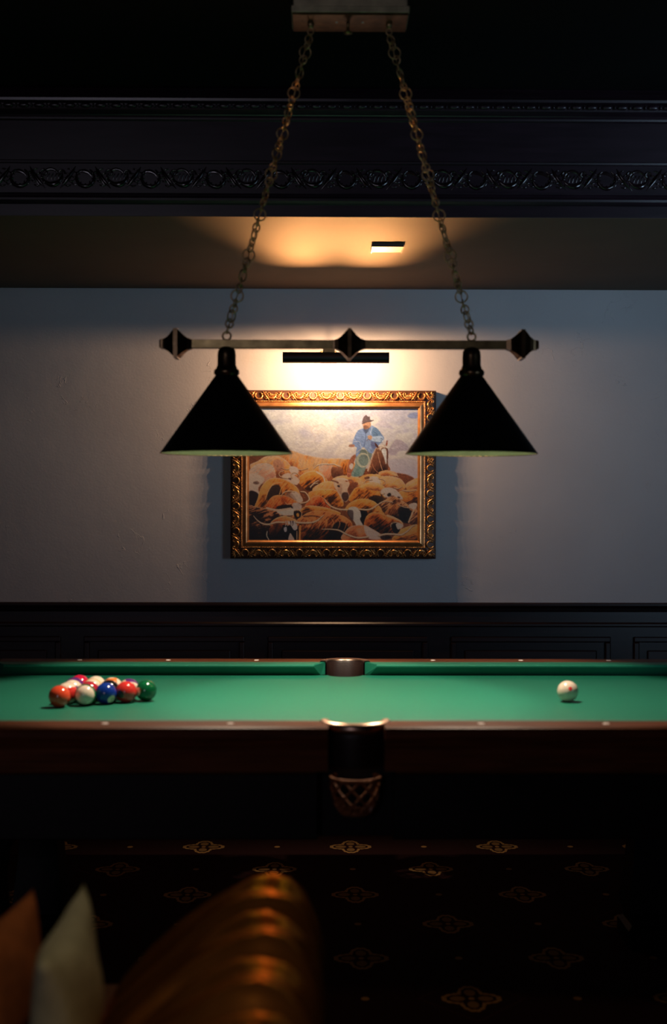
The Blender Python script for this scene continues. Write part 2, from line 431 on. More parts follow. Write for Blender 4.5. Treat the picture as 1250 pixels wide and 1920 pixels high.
for k in range(int((XR - XL - .1) / P)):
    motif(bm, lambda u, v, h: (u, BEAM + .008 - h, 2.3705 + v), XL + .05 + k * P, P, 0.040, 0.014)
    motif(bm, lambda u, v, h: (u, BEAM + .008 - h, 2.3705 - v), XL + .05 + (k + .47) * P, P, 0.038, 0.009)
obj('carved_frieze', bm, M['carving'], beam, smooth=True)

# chair rail and wainscot
RT = 0.873
prof = [(WALL, RT), (WALL - .030, RT), (WALL - .036, RT - .004), (WALL - .038, RT - .012), (WALL - .034, RT - .020), (WALL - .024, RT - .024), (WALL - .022, RT - .034),
        (WALL - .028, RT - .040), (WALL - .028, RT - .085), (WALL - .034, RT - .092), (WALL - .034, RT - .100), (WALL - .024, RT - .106), (WALL, RT - .108)]
bm = nb(); sweep_x(bm, prof, XL, XR)
struct(obj('trim_3', bm, M['mahogany']), 'dark polished chair rail moulding below the painting', 'chair rail')
bm = nb()
box(bm, XL, XR, WALL - .012, WALL, 0.13, RT - .100)
x = XL + .08
while x + .7 < XR:
    for a0, a1, z0, z1 in ((x, x + .70, .70, .725), (x, x + .70, .20, .225), (x, x + .025, .225, .70), (x + .675, x + .70, .225, .70)):
        box(bm, a0, a1, WALL - .026, WALL - .010, z0, z1, .005)
    box(bm, x + .06, x + .64, WALL - .020, WALL - .010, .26, .665, .006)
    x += .80
struct(obj('trim_4', bm, M['mahogany']), 'dark panelled wainscot behind the pool table', 'wainscot')
struct(obj('baseboard_far', box(nb(), XL, XR, WALL - .03, WALL, 0, .13, .006), M['mahogany']), 'dark baseboard along the far wall', 'baseboard')

# ------------------------------------------------------------------ pool table
TX, TY = 0.085, 3.745
HL, HW = 1.118, 0.559          # half playing length (x) and width (y)
BED, RAIL = 0.760, 0.800
CW, WW_ = 0.050, 0.100         # cushion and wood widths
table = thing('pool_table', 'dark wooden pool table with green cloth and leather pockets', 'pool table', (TX, TY, 0))
def tp(bm): return bm
# bed cloth with pocket cut-outs on its long sides: polygon outline extruded
def bed_outline():
    pts = []
    ox, oy = HL + .03, HW + .03
    def notch(cx, cy, r, a0, a1, n=10):
        return [(cx + r * math.cos(math.radians(a0 + (a1 - a0) * i / n)), cy + r * math.sin(math.radians(a0 + (a1 - a0) * i / n))) for i in range(n + 1)]
    pts += notch(-ox, -oy, .075, 90, 0)
    pts += notch(0, -oy - .015, .056, 165, 15)
    pts += notch(ox, -oy, .075, 180, 90)
    pts += notch(ox, oy, .075, -90, -180)
    pts += notch(0, oy + .015, .056, -15, -165)
    pts += notch(-ox, oy, .075, 0, -90)
    return pts
bm = nb()
ol = bed_outline()
top = [bm.verts.new((x, y, BED)) for x, y in ol]; bot = [bm.verts.new((x, y, BED - .028)) for x, y in ol]
bm.faces.new(top); bm.faces.new(bot[::-1])
for i in range(len(ol)): bm.faces.new((top[i], bot[i], bot[(i + 1) % len(ol)], top[(i + 1) % len(ol)]))
bed = obj('bed', bm, M['cloth'], table)
# rails: local frame: s along rail, t outward from nose line
def rail_piece(s0, s1, cx, cy, ang, sights, name='rail'):
    R = Matrix.Translation((cx, cy, 0)) @ Matrix.Rotation(ang, 4, 'Z')
    # in the rail frame the nose runs along +x at y=0, outward is -y
    def tr(bm):
        bmesh.ops.transform(bm, matrix=R, verts=bm.verts[:]); return bm
    bm = nb()
    o0, o1 = CW, CW + WW_
    prof = [(-o0, BED - .02), (-o0, RAIL - .002), (-o0 - .003, RAIL), (-o1 + .014, RAIL), (-o1 + .005, RAIL - .003), (-o1, RAIL - .011), (-o1, RAIL - .022), (-o1 + .006, RAIL - .032), (-o1 + .016, RAIL - .050), (-o1 + .018, BED - .06), (-o0 - .02, BED - .06)]
    sweep_x(bm, prof, s0, s1)
    wood = obj(name, tr(bm), M['rail_wood'], table)
    bm = nb()
    c = .035
    A = [(-o0 + .0006, RAIL - .0004), (-.004, RAIL - .0035), (0, RAIL - .007), (-.001, RAIL - .011), (-.036, BED + .0005), (-o0 + .0006, BED + .0005)]
    n0 = [bm.verts.new((s0 + (c if k in (1, 2, 3) else c * .4 if k == 4 else 0), y, z)) for k, (y, z) in enumerate(A)]
    n1 = [bm.verts.new((s1 - (c if k in (1, 2, 3) else c * .4 if k == 4 else 0), y, z)) for k, (y, z) in enumerate(A)]
    k = len(A)
    for i in range(k): bm.faces.new((n0[i], n0[(i + 1) % k], n1[(i + 1) % k], n1[i]))
    bm.faces.new(n0[::-1]); bm.faces.new(n1)
    obj('cushion', tr(bm), M['cloth'], wood)
    for s in sights:
        bm = nb()
        lathe(bm, [(0.0001, .0012), (.0068, .0012), (.0078, 0), (.0078, -.003)], s, -.094, RAIL, n=16)
        obj('sight', tr(bm), M['sight'], wood)
    return wood
PG = .0625   # half side-pocket gap
CG = .075
D8 = HL / 4
for sgn, ang in ((-1, 0.0), (1, PI)):
    for a, b_ in ((PG, HL - CG + .05), (-HL + CG - .05, -PG)):
        sg = [D8 * k for k in (1, 2, 3)] if a > 0 else [-D8 * k for k in (1, 2, 3)]
        rail_piece(a, b_, 0, sgn * HW, ang, sg)
for sgn, ang in ((1, PI / 2), (-1, -PI / 2)):
    rail_piece(-HW + CG - .03, HW - CG + .03, sgn * HL, 0, ang, [-D8, 0, D8])
# pockets
def pocket(cx, cy, outdir, near=False, corner=False):
    """leather-lined U casting, opening towards the bed; outdir = angle pointing away from bed"""
    r = .062 if not corner else .072
    bm = nb()
    # U wall: inner leather liner and rolled rim
    a0, a1 = outdir - math.radians(95), outdir + math.radians(95)
    pr = [(r - .004, BED - .055), (r - .004, RAIL - .006), (r - .002, RAIL - .002), (r + .006, RAIL), (r + .013, RAIL - .002), (r + .0155, RAIL - .006), (r + .015, RAIL - .030), (r + .006, BED - .055)]
    lathe(bm, pr, cx, cy, 0, n=28, a0=a0, a1=a1)
    p = obj('pocket', bm, M['leather_pocket'], table, smooth=True)
    # metal casting band capping outside
    bm = nb()
    lathe(bm, [(r - .003, RAIL - .001), (r - .001, RAIL + .003), (r + .005, RAIL + .0045), (r + .013, RAIL + .004), (r + .018, RAIL + .000), (r + .020, RAIL - .008), (r + .018, RAIL - .017), (r + .0150, RAIL - .020)], cx, cy, 0, n=28, a0=a0, a1=a1)
    obj('pocket_casting', bm, M['casting'], p, smooth=True)
    # woven leather net hanging below
    bm = nb()
    zt, zb = BED - .088, BED - .165
    ns = 9
    def q(a, t):
        rr = (r - .006) * (1 - .12 * t - .30 * t ** 4)
        return (cx + rr * math.cos(a), cy + rr * math.sin(a), zt + (zb - zt) * t)
    for k in range(ns):
        for sg in (-1, 1):
            pts = []
            for i in range(15):
                t = i / 14
                pts.append(q(2 * PI * k / ns + sg * t * 2 * PI / ns * 2.0, t))
            tube(bm, pts, [.0038 - .0012 * abs(math.sin(i / 14 * PI * 4)) for i in range(15)], n=6)
    for t in (0.0, 1.0):
        tube(bm, [q(2 * PI * i / 24, t) for i in range(24)], .005, n=6, closed=True)
    for i in range(ns):
        a = 2 * PI * (i + .25) / ns
        tube(bm, [q(a, .80), q(a, .9), q(a, 1.0), q(a, 1.1)], [.002, .006, .005, .001], n=6)
    obj('pocket_net', bm, M['weave'], p)
pocket(0, -HW - .052, -PI / 2, near=True)
pocket(0, HW + .052, PI / 2)
for sx in (-1, 1):
    for sy in (-1, 1):
        pocket(sx * (HL + .035), sy * (HW + .035), math.atan2(sy, sx), corner=True)
# raised leather shield of the pockets' backs is part of the liner; body below
OX, OY = HL + CW + WW_, HW + CW + WW_
bm = nb()
bx0, by0 = OX - .10, OY - .09
for a in (-1, 1):
    ya, yb = sorted((a * by0, a * (by0 - .03)))
    box(bm, -bx0, -.085, ya, yb, .533, BED - .03, .003)
    box(bm, .085, bx0, ya, yb, .533, BED - .03, .003)
    box(bm, -.085, .085, ya + (.04 if a < 0 else -.04), yb + (.04 if a < 0 else -.04), .533, BED - .03)
    xa, xb = sorted((a * bx0, a * (bx0 - .03)))
    box(bm, xa, xb, -by0, by0, .533, BED - .03, .003)
box(bm, -bx0 + .02, bx0 - .02, -by0 + .06, by0 - .06, .60, .63)
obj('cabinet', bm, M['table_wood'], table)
bm = nb()
for a in (-1, 1):
    for s0, s1 in ((-OX + .06, -.09), (.09, OX - .06)):
        yy = a * (OY - .055)
        tube(bm, [(s0, yy, .697), (s1, yy, .697)], .009, n=10)
    xx = a * (OX - .055)
    tube(bm, [(xx, -OY + .10, .697), (xx, OY - .10, .697)], .009, n=10)
obj('apron_moulding', bm, M['rail_wood'], table)
for sx in (-1, 1):
    for sy in (-1, 1):
        bm = nb()
        cx, cy = sx * .90, sy * .365
        sq = [(.085, .60), (.085, .50), (.075, .49), (.070, .47), (.058, .44), (.050, .38), (.058, .26), (.068, .16), (.074, .10), (.064, .08), (.064, .06), (.078, .05), (.078, .0)]
        rings = [[bm.verts.new((cx + a * r_, cy + b2 * r_, z)) for a, b2 in ((-1, -1), (1, -1), (1, 1), (-1, 1))] for r_, z in sq]
        for i in range(len(rings) - 1):
            for k in range(4): bm.faces.new((rings[i][k], rings[i][(k + 1) % 4], rings[i + 1][(k + 1) % 4], rings[i + 1][k]))
        bm.faces.new(rings[0]); bm.faces.new(rings[-1][::-1])
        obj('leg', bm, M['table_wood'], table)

# ------------------------------------------------------------------ balls
BR = 0.028575
CREAM = (0.80, 0.66, 0.52)
def ball_mat(name, col, stripe=False):
    m, nt, b = new_mat(name)
    b.inputs['Roughness'].default_value = 0.12; b.inputs['Specular IOR Level'].default_value = 0.5
    b.inputs['Coat Weight'].default_value = 0.5; b.inputs['Coat Roughness'].default_value = 0.05
    tc = nt.nodes.new('ShaderNodeTexCoord')
    if stripe:
        s = nt.nodes.new('ShaderNodeSeparateXYZ'); nt.links.new(tc.outputs['Object'], s.inputs[0])
        a = nt.nodes.new('ShaderNodeMath'); a.operation = 'ABSOLUTE'; nt.links.new(s.outputs[2], a.inputs[0])
        l = nt.nodes.new('ShaderNodeMath'); l.operation = 'LESS_THAN'; nt.links.new(a.outputs[0], l.inputs[0]); l.inputs[1].default_value = BR * 0.52
        x = nt.nodes.new('ShaderNodeMix'); x.data_type = 'RGBA'
        nt.links.new(l.outputs[0], x.inputs[0]); x.inputs[6].default_value = (*CREAM, 1); x.inputs[7].default_value = (*col, 1)
        nt.links.new(x.outputs[2], b.inputs['Base Color'])
    else:
        n = nt.nodes.new('ShaderNodeTexNoise'); n.inputs['Scale'].default_value = 30; nt.links.new(tc.outputs['Object'], n.inputs[0])
        r = nt.nodes.new('ShaderNodeValToRGB'); r.color_ramp.elements[0].color = (*[c * .94 for c in col], 1); r.color_ramp.elements[1].color = (*col, 1)
        nt.links.new(n.outputs[0], r.inputs[0]); nt.links.new(r.outputs[0], b.inputs['Base Color'])
    return m
M['disc'] = mat('number_disc', (0.78, 0.62, 0.44), 0.15, var=0.03)
M['disc_dark'] = mat('number_disc_dark', (0.05, 0.045, 0.03), 0.15, var=0.03)
M['ink'] = mat('numeral_ink', (0.01, 0.01, 0.012), 0.2, var=0.03)
M['reddot'] = mat('red_spot', (0.80, 0.05, 0.05), 0.2, var=0.03)
def cap(bm, ang, lift, n=24, rings=5):
    """spherical cap round +X"""
    R = BR + lift
    vs = [[bm.verts.new((R, 0, 0))]]
    for i in range(1, rings + 1):
        a = ang * i / rings
        vs.append([bm.verts.new((R * math.cos(a), R * math.sin(a) * math.cos(2 * PI * k / n), R * math.sin(a) * math.sin(2 * PI * k / n))) for k in range(n)])
    for k in range(n): bm.faces.new((vs[0][0], vs[1][k], vs[1][(k + 1) % n]))
    for i in range(1, rings):
        for k in range(n): bm.faces.new((vs[i][k], vs[i + 1][k], vs[i + 1][(k + 1) % n], vs[i][(k + 1) % n]))
    return bm
def numeral_mesh(txt, size):
    cu = bpy.data.curves.new('numeral', 'FONT'); cu.body = txt; cu.size = size; cu.align_x = 'CENTER'; cu.align_y = 'CENTER'
    o = bpy.data.objects.new('numeral_src', cu); COL.objects.link(o)
    dg = bpy.context.evaluated_depsgraph_get()
    me = bpy.data.meshes.new_from_object(o.evaluated_get(dg))
    bm = bmesh.new(); bm.from_mesh(me)
    bpy.data.objects.remove(o); bpy.data.meshes.remove(me)
    bmesh.ops.triangulate(bm, faces=bm.faces[:])
    for v in bm.verts:
        y, z = v.co.x, v.co.y
        v.co = Vector((math.sqrt(max(1e-9, (BR + .0004) ** 2 - y * y - z * z)), y, z))
    return bm
def make_ball(num, col, x, y, direction, label, pole=None, dark=False):
    stripe = num is not None and num > 8
    bm = nb(); bmesh.ops.create_uvsphere(bm, u_segments=48, v_segments=24, radius=BR)
    nm = 'cue_ball' if num is None else 'billiard_ball'
    o = obj(nm, bm, ball_mat(nm + '_' + (str(num) if num else 'ivory'), col, stripe), smooth=True)
    d = Vector(direction).normalized()
    zp = Vector(pole).normalized() if pole else Vector((0, 0, 1))
    if pole: d = (d - d.dot(zp) * zp).normalized()      # numbered disc lies in the stripe
    else: zp = (zp - zp.dot(d) * d).normalized()
    yp = zp.cross(d)
    q = Matrix((d, yp, zp)).transposed().to_quaternion()
    o.rotation_mode = 'QUATERNION'; o.rotation_quaternion = q
    o.location = (x, y, BED + BR + .0003)
    if num is None:
        tag(o, label, 'ball')
        obj('red_spot', cap(nb(), 0.19, .0002), M['reddot'], o)
    else:
        tag(o, label, 'ball', 'racked balls on the green cloth')
        dsc = obj('number_disc', cap(nb(), 0.40, .0002), M['disc_dark' if dark else 'disc'], o)
        if not dark: obj('numeral', numeral_mesh(str(num), .0125 if num < 10 else .0105), M['ink'], dsc)
    return o
KX, KY = -0.463, 3.745
SX, SY = 0.0497, 0.0574
def rp(row, k, dx=0, dy=0):   # row 1..5 ; k 0 = nearest the camera
    return KX - (row - 1) * SX + dx, KY + (k - (row - 1) / 2) * SY + dy
PUR, RED, BLU, ORG, GRN, MAR, YEL = (0.10, 0.02, 0.16), (0.62, 0.035, 0.03), (0.008, 0.035, 0.26), (0.75, 0.20, 0.04), (0.004, 0.10, 0.035), (0.42, 0.015, 0.035), (0.75, 0.42, 0.03)
rack = [
 (6, GRN, rp(1, 0), (-.74, -.67, -.03), 'dark green ball with cream disc, alone at the right tip of the rack', None, False),
 (3, RED, rp(2, 0), (-.46, -.88, -.12), 'glossy red ball beside the green ball in the front row', None, True),
 (10, PUR, rp(2, 1), (-.72, -.1, .65), 'cream ball with dark violet stripe edge behind the red ball next to the green one', (.50, -.80, -.20), False),
 (2, BLU, rp(3, 0), (.62, -.62, -.50), 'deep blue ball with cream number disc in the middle of the front row', None, False),
 (8, (0.006, 0.006, 0.008), rp(3, 1), (.1, .6, .7), 'black ball in the centre of the rack, behind the blue ball', None, False),
 (13, ORG, rp(3, 2), (.3, .1, .95), 'peach orange striped ball in the back row, third from the right tip', (1, .1, .1), False),
 (14, GRN, rp(4, 0), (-.3, .92, .2), 'plain cream-faced ball between the blue ball and the front left ball', (.1, -.97, .12), False),
 (3, MAR, rp(4, 1), (.2, .9, -.3), 'maroon red ball inside the rack, between the cream-faced and blue front balls', None, False),
 (9, YEL, rp(4, 2), (.5, .8, .1), 'cream-faced ball inside the rack, in front of the cream-topped back ball', (.1, -.9, .3), False),
 (13, MAR, rp(4, 3), (.15, -.70, .45), 'cream-topped ball with dark stripe in the back row, second from its left end', (.15, -.30, .94), False),
 (5, (0.72, 0.075, 0.03), rp(5, 0, -.012, -.004), (.3, .9, .2), 'orange red ball nearest the camera at the front left corner of the rack', None, False),
 (15, RED, rp(5, 1, -.004), (.7, .6, -.3), 'red striped ball with cream cap right behind the front left ball', (-.1, .1, .98), False),
 (12, PUR, rp(5, 2), (.5, .8, -.1), 'cream ball with thin purple band in the middle of the left end of the rack', (.1, .05, .98), False),
 (4, PUR, rp(5, 3, -.004), (.4, .85, -.30), 'dark purple ball on the left end of the rack beside the crimson ball', None, False),
 (7, (0.55, 0.01, 0.05), rp(5, 4), (.3, .9, 0), 'crimson ball at the far left corner of the rack', None, False),
]
for num, col, (x, y), d, lab, roll, dark in rack:
    make_ball(num, col, x, y, d, lab, roll, dark)
make_ball(None, CREAM, 0.674, 3.735, (.08, -.92, .36), 'cream white cue ball with a small red spot, alone at the right')

# ------------------------------------------------------------------ pool table light
LX, LY = 0.083, 3.75
lamp = thing('pool_table_light', 'brass two-shade pool table light hanging by two chains', 'lamp', (LX, LY, 1.43))
def L(bm):
    bmesh.ops.translate(bm, vec=(-LX, -LY, -1.43), verts=bm.verts[:]); return bm
bm = nb()
box(bm, LX - .152, LX + .152, LY - .064, LY + .064, 2.616, CEIL, .003)
box(bm, LX - .157, LX + .157, LY - .068, LY + .068, 2.598, 2.6165, .002)
canopy = obj('canopy', L(bm), M['canopy'], lamp)
bm = nb(); box(bm, LX - .155, LX + .155, LY - .066, LY + .066, 2.592, 2.5985, .002)
obj('base_plate', L(bm), M['bronze'], canopy)
bm = nb(); lathe(bm, [(.0001, .004), (.006, .004), (.0045, -.004), (.0045, -.018), (.006, -.022), (.012, -.024), (.012, -.027), (.0001, -.028)], LX - .005, LY, 2.592, n=20)
obj('canopy_knob', L(bm), M['brass'], canopy, smooth=True)
for sx in (-.036, .034):
    bm = nb(); lathe(bm, [(.0001, -.003), (.003, -.002), (.004, .001)], LX + sx, LY - .01, 2.592, n=12)
    obj('screw', L(bm), M['sight'], canopy, smooth=True)
BZ = 1.724
for sg in (-1, 1):
    tx = LX + sg * .106; bx = LX + sg * .331
    # hook under the canopy
    bm = nb()
    lathe(bm, [(.0001, 0), (.009, 0), (.0085, -.006), (.006, -.012), (.0001, -.013)], tx, LY, 2.592, n=16)
    tube(bm, [(tx + .008 * math.sin(a), LY, 2.570 + .009 * math.cos(a)) for a in [i * 2 * PI / 16 for i in range(16)]], .002, n=6, closed=True)
    obj('chain_hook', L(bm), M['chain'], canopy, smooth=True)
    p0 = Vector((tx, LY, 2.566)); p1 = Vector((bx, LY, BZ + .030))
    length = (p1 - p0).length; dr = (p1 - p0).normalized()
    side = Vector((0, 1, 0)); nrm = dr.cross(side).normalized()
    # small links in one mesh, big rings one by one; a thin cord runs through
    bm = nb()
    cord = [p0 + dr * (length * i / 40) + nrm * (.003 * math.sin(i * 1.7)) + side * (.003 * math.cos(i * 1.3)) for i in range(41)]
    tube(bm, cord, .0016, n=6)
    s = 0.010; k = 0; rings = []
    seq = [0, 0, 1]
    rnd = random.Random(5 if sg < 0 else 11)
    twist = 0.4
    while s < length - .008:
        big = seq[k % 3]
        r_ = .0155 if big else .0105
        s += r_ * .78
        c0 = p0 + dr * s
        a = twist + (PI / 2 if k % 2 else 0) + rnd.uniform(-.35, .35)
        if big and sg * 0 == 0: a = (0.15 if (k // 3) % 2 == 0 else 1.0) + rnd.uniform(-.25, .25)
        ax = (nrm * math.cos(a) + side * math.sin(a))
        if big: rings.append((c0, ax))
        else:
            tube(bm, torus_pts(c0, r_, ax, dr * 1.12, 18), .0023, n=6, closed=True)
        s += r_ * .78
        k += 1; twist += .22
    # bottom loop on the bar
    tube(bm, torus_pts(p1 + Vector((0, 0, -.008)), .011, (1, 0, 0), (0, 0, 1), 16), .0028, n=6, closed=True)
    ch = obj('chain', L(bm), M['chain'], lamp, smooth=True)
    for c0, ax in rings:
        bm = nb(); tube(bm, torus_pts(c0, .0162, ax, dr, 24), .0021, n=8, closed=True)
        obj('chain_ring', L(bm), M['chain'], ch, smooth=True)
# bar
bm = nb(); box(bm, LX - .445, LX + .445, LY - .0115, LY + .0115, BZ - .0115, BZ + .0115, .0012)
obj('bar', L(bm), M['brass'], lamp)
# square flared finials
def finial(cx, kind):
    bm = nb()
    if kind == 0:
        pr = [(-.046, .011), (-.040, .012), (-.030, .0155), (-.020, .0225), (-.011, .032), (-.005, .0375), (-.005, .0400), (.005, .0400), (.005, .0375), (.011, .032), (.020, .0225), (.030, .0155), (.040, .012), (.046, .011)]
    else:
        s = kind
        pr = [(-.042, .012), (-.030, .0155), (-.020, .0225), (-.011, .031), (-.005, .0355), (-.005, .0385), (.006, .0385), (.006, .0355), (.013, .029), (.022, .020), (.031, .0145), (.037, .0125), (.042, .0125), (.046, .0095), (.0475, .0001)]
        pr = [(s * a, b2) for a, b2 in pr]
    rings = []
    for dx, h in pr:
        rings.append([bm.verts.new((cx + dx, LY + a * h, BZ + b2 * h)) for a, b2 in ((-1, -1), (1, -1), (1, 1), (-1, 1))])
    for i in range(len(rings) - 1):
        for k in range(4): bm.faces.new((rings[i][k], rings[i][(k + 1) % 4], rings[i + 1][(k + 1) % 4], rings[i + 1][k]))
    bm.faces.new(rings[0]); bm.faces.new(rings[-1][::-1])
    return obj('finial', L(bm), M['bronze'], lamp)
finial(LX - .466, -1); finial(LX, 0); finial(LX + .466, 1)
# shades
RIM, TOPZ = 1.430, 1.642
for sg in (-1, 1):
    cx = LX + sg * .331
    bm = nb()
    lathe(bm, [(.0001, .076), (.010, .076), (.018, .073), (.0235, .064), (.0250, .052), (.0250, .026), (.0275, .020), (.0285, .016), (.033, .013), (.0345, .008), (.0345, .002), (.031, -.002), (.0300, -.010)], cx, LY, TOPZ, n=40)
    sock = obj('socket', L(bm), M['bronze'], lamp, smooth=True)
    bm = nb()
    lathe(bm, [(.028, TOPZ + .001), (.177, RIM + .002), (.1785, RIM), (.1770, RIM - .0012)], cx, LY, 0, n=72)
    sh = obj('shade', L(bm), M['shade_black'], lamp, smooth=False)
    bm = nb()
    lathe(bm, [(.0275, TOPZ - .001), (.1765, RIM - .0005)], cx, LY, 0, n=72)
    obj('shade_lining', L(bm), M['shade_inside'], sh, smooth=True)
    bm = nb(); tube(bm, [(cx + .1775 * math.cos(2 * PI * i / 64), LY + .1775 * math.sin(2 * PI * i / 64), RIM) for i in range(64)], .0016, n=6, closed=True)
    obj('shade_rim', L(bm), M['bronze'], sh, smooth=True)
    bm = nb(); lathe(bm, [(.009, .035), (.012, .020), (.018, .010), (.020, 0), (.016, -.012), (.0001, -.017)], cx, LY, 1.642, n=24)
    bl = obj('bulb', L(bm), M['bulb'], sock, smooth=True)
    l = bpy.data.lights.new('bulb_light', 'POINT'); l.energy = 50; l.color = (1.0, 0.80, 0.62); l.shadow_soft_size = .014
    lo = bpy.data.objects.new('bulb_light', l); COL.objects.link(lo); lo.location = (cx, LY, 1.608)

# ------------------------------------------------------------------ picture light
PLY = 5.82
c = at(629.5, 670.5, PLY)
PLX, PLZ = c.x, c.z
pic = thing('picture_light', 'black tubular picture light mounted above the gilt frame', 'lamp', (PLX, WALL, PLZ))
def Q(bm):
    bmesh.ops.translate(bm, vec=(-PLX, -WALL, -PLZ), verts=bm.verts[:]); return bm
HT, RT_ = .223, .0235
# angles round the tube axis: 0 = towards wall, 90 = up. Shell leaves an opening towards wall/below and a slot up front
def shell(bm, a0, a1, n=20, r0=RT_, r1=RT_ - .0015):
    rows = []
    for x_ in (-HT, HT):
        for r_ in (r0, r1):
            rows.append([bm.verts.new((PLX + x_, PLY + r_ * math.cos(math.radians(a0 + (a1 - a0) * i / n)), PLZ + r_ * math.sin(math.radians(a0 + (a1 - a0) * i / n)))) for i in range(n + 1)])
    A, B, C, D = rows  # left outer, left inner, right outer, right inner
    for i in range(n):
        bm.faces.new((A[i], A[i + 1], C[i + 1], C[i])); bm.faces.new((B[i], D[i], D[i + 1], B[i + 1]))
        bm.faces.new((A[i], B[i], B[i + 1], A[i + 1])); bm.faces.new((C[i], C[i + 1], D[i + 1], D[i]))
    for i in (0, n): bm.faces.new((A[i], C[i], D[i], B[i]))
bm = nb()
shell(bm, 20, 80, 10); shell(bm, 125, 262, 18); shell(bm, 19, 263, 24, .0195, .0190)
for x_ in (-HT, HT - .003):
    box(bm, PLX + x_, PLX + x_ + .003, PLY - .003, PLY + .003, PLZ - .003, PLZ + .003)
    rr = bmesh.ops.create_cone(bm, cap_ends=True, segments=36, radius1=RT_ - .0002, radius2=RT_ - .0002, depth=.003, matrix=Matrix.Translation((PLX + x_ + .0015, PLY, PLZ)) @ Matrix.Rotation(PI / 2, 4, 'Y'))
obj('tube_shade', Q(bm), M['black_metal'], pic)
ax = at(616, 650, 6.0).x
bm = nb(); box(bm, ax - .025, ax + .025, PLY, WALL, PLZ + .020, PLZ + .040, .003)
obj('mounting_arm', Q(bm), M['brass'], pic)
bm = nb(); box(bm, ax - .035, ax + .035, WALL - .012, WALL, PLZ + .002, PLZ + .055, .003)
obj('wall_plate', Q(bm), M['brass'], pic)
WARM = (1.0, 0.59, 0.32)
def adir(deg): return (0, math.cos(math.radians(deg)), math.sin(math.radians(deg)))
for k in range(5):
    l = bpy.data.lights.new('picture_lamp_glow', 'POINT'); l.energy = 6.6; l.color = WARM; l.shadow_soft_size = .006
    lo = bpy.data.objects.new('picture_lamp_glow', l); COL.objects.link(lo); lo.location = (PLX + (k - 2) * .058, PLY - .002, PLZ - .003)
for sx in (-1, 1):
    for dg_, pw_ in ((16, 1.15), (31, .70)):
        area('picture_lamp_slot', (PLX + sx * .110, PLY - .002, PLZ + .0215), (sx * .03, -math.cos(math.radians(dg_)), math.sin(math.radians(dg_))), .15, .005, pw_, (1.0, .43, .14), math.radians(34))

# ------------------------------------------------------------------ framed painting
F0 = at(432, 731, 6.01); F1 = at(817, 1048, 6.01)
fx0, fx1 = F0.x, F1.x; fz1, fz0 = F0.z, F1.z
pfm = thing('framed_painting', 'gilt framed oil painting of a cattle herd driven by a rider', 'painting', ((fx0 + fx1) / 2, WALL, fz0))
def G(bm):
    bmesh.ops.translate(bm, vec=(-(fx0 + fx1) / 2, -WALL, -fz0), verts=bm.verts[:]); return bm
def mould(prof):
    """closed profile list of (inset, depth from wall) swept round the rectangle with mitres"""
    bm = nb()
    rings = []
    for cxs, czs in ((0, 0), (1, 0), (1, 1), (0, 1)):
        ring = []
        for ins, dep in prof:
            x_ = fx0 + ins if cxs == 0 else fx1 - ins
            z_ = fz0 + ins if czs == 0 else fz1 - ins
            ring.append(bm.verts.new((x_, WALL - dep, z_)))
        rings.append(ring)
    k = len(prof)
    for c_ in range(4):
        A, B = rings[c_], rings[(c_ + 1) % 4]
        for i in range(k): bm.faces.new((A[i], A[(i + 1) % k], B[(i + 1) % k], B[i]))
    return bm
obj('frame', G(mould([(0, .004), (0, .050), (.003, .054), (.010, .057), (.030, .062), (.044, .065), (.047, .065), (.047, .004)])), M['gold_dark'], pfm)
obj('inner_moulding', G(mould([(.047, .010), (.047, .068), (.051, .071), (.053, .0715), (.055, .070), (.064, .074), (.066, .077), (.070, .078), (.073, .077), (.074, .074), (.078, .071), (.0815, .064), (.0815, .010)])), M['gold_flat'], pfm)
# bead line
bm = nb()
per = [((fx0 + .0495, fz0 + .0495), (fx1 - .0495, fz0 + .0495)), ((fx1 - .0495, fz0 + .0495), (fx1 - .0495, fz1 - .0495)), ((fx1 - .0495, fz1 - .0495), (fx0 + .0495, fz1 - .0495)), ((fx0 + .0495, fz1 - .0495), (fx0 + .0495, fz0 + .0495))]
for (xa, za), (xb, zb) in per:
    Ln = math.hypot(xb - xa, zb - za); n = int(Ln / .007)
    for i in range(n):
        t = i / n
        mt = Matrix.Translation((xa + (xb - xa) * t, WALL - .072, za + (zb - za) * t))
        bmesh.ops.create_icosphere(bm, subdivisions=1, radius=.0029, matrix=mt)
obj('bead_line', G(bm), M['gold'], pfm, smooth=True)
# carving
bm = nb()
Hh = .0205
def side(kind):
    mid = .0245
    def f(u, v, h):
        dep = .040 + .010 * (v + Hh) / (2 * Hh)   # v positive = outwards for top
        if kind == 'top': return (fx0 + u, WALL - (.063 - .008 * (v + Hh) / (2 * Hh)) - h, fz1 - mid + v)
        if kind == 'bottom': return (fx1 - u, WALL - (.063 - .008 * (v + Hh) / (2 * Hh)) - h, fz0 + mid - v)
        if kind == 'right': return (fx1 - mid + v, WALL - (.063 - .008 * (v + Hh) / (2 * Hh)) - h, fz1 - u)
        return (fx0 + mid - v, WALL - (.063 - .008 * (v + Hh) / (2 * Hh)) - h, fz0 + u)
    return f
for kd, Ln in (('top', fx1 - fx0), ('bottom', fx1 - fx0), ('right', fz1 - fz0), ('left', fz1 - fz0)):
    n = max(1, round((Ln - .07) / .112)); P_ = (Ln - .07) / n
    for k in range(n): motif(bm, side(kd), .035 + k * P_, P_, Hh, .013)
    # corner leaf
    f = side(kd)
    for k in range(5):
        a = math.radians(20 + 35 * k)
        stroke(bm, f, [(.022 + .004 * math.cos(a), .004 * math.sin(a)), (.022 + .012 * math.cos(a), .012 * math.sin(a)), (.022 + .020 * math.cos(a), .018 * math.sin(a))], [.002, .0045, .001], .012)
obj('carved_ornament', G(bm), M['gold'], pfm, smooth=True)

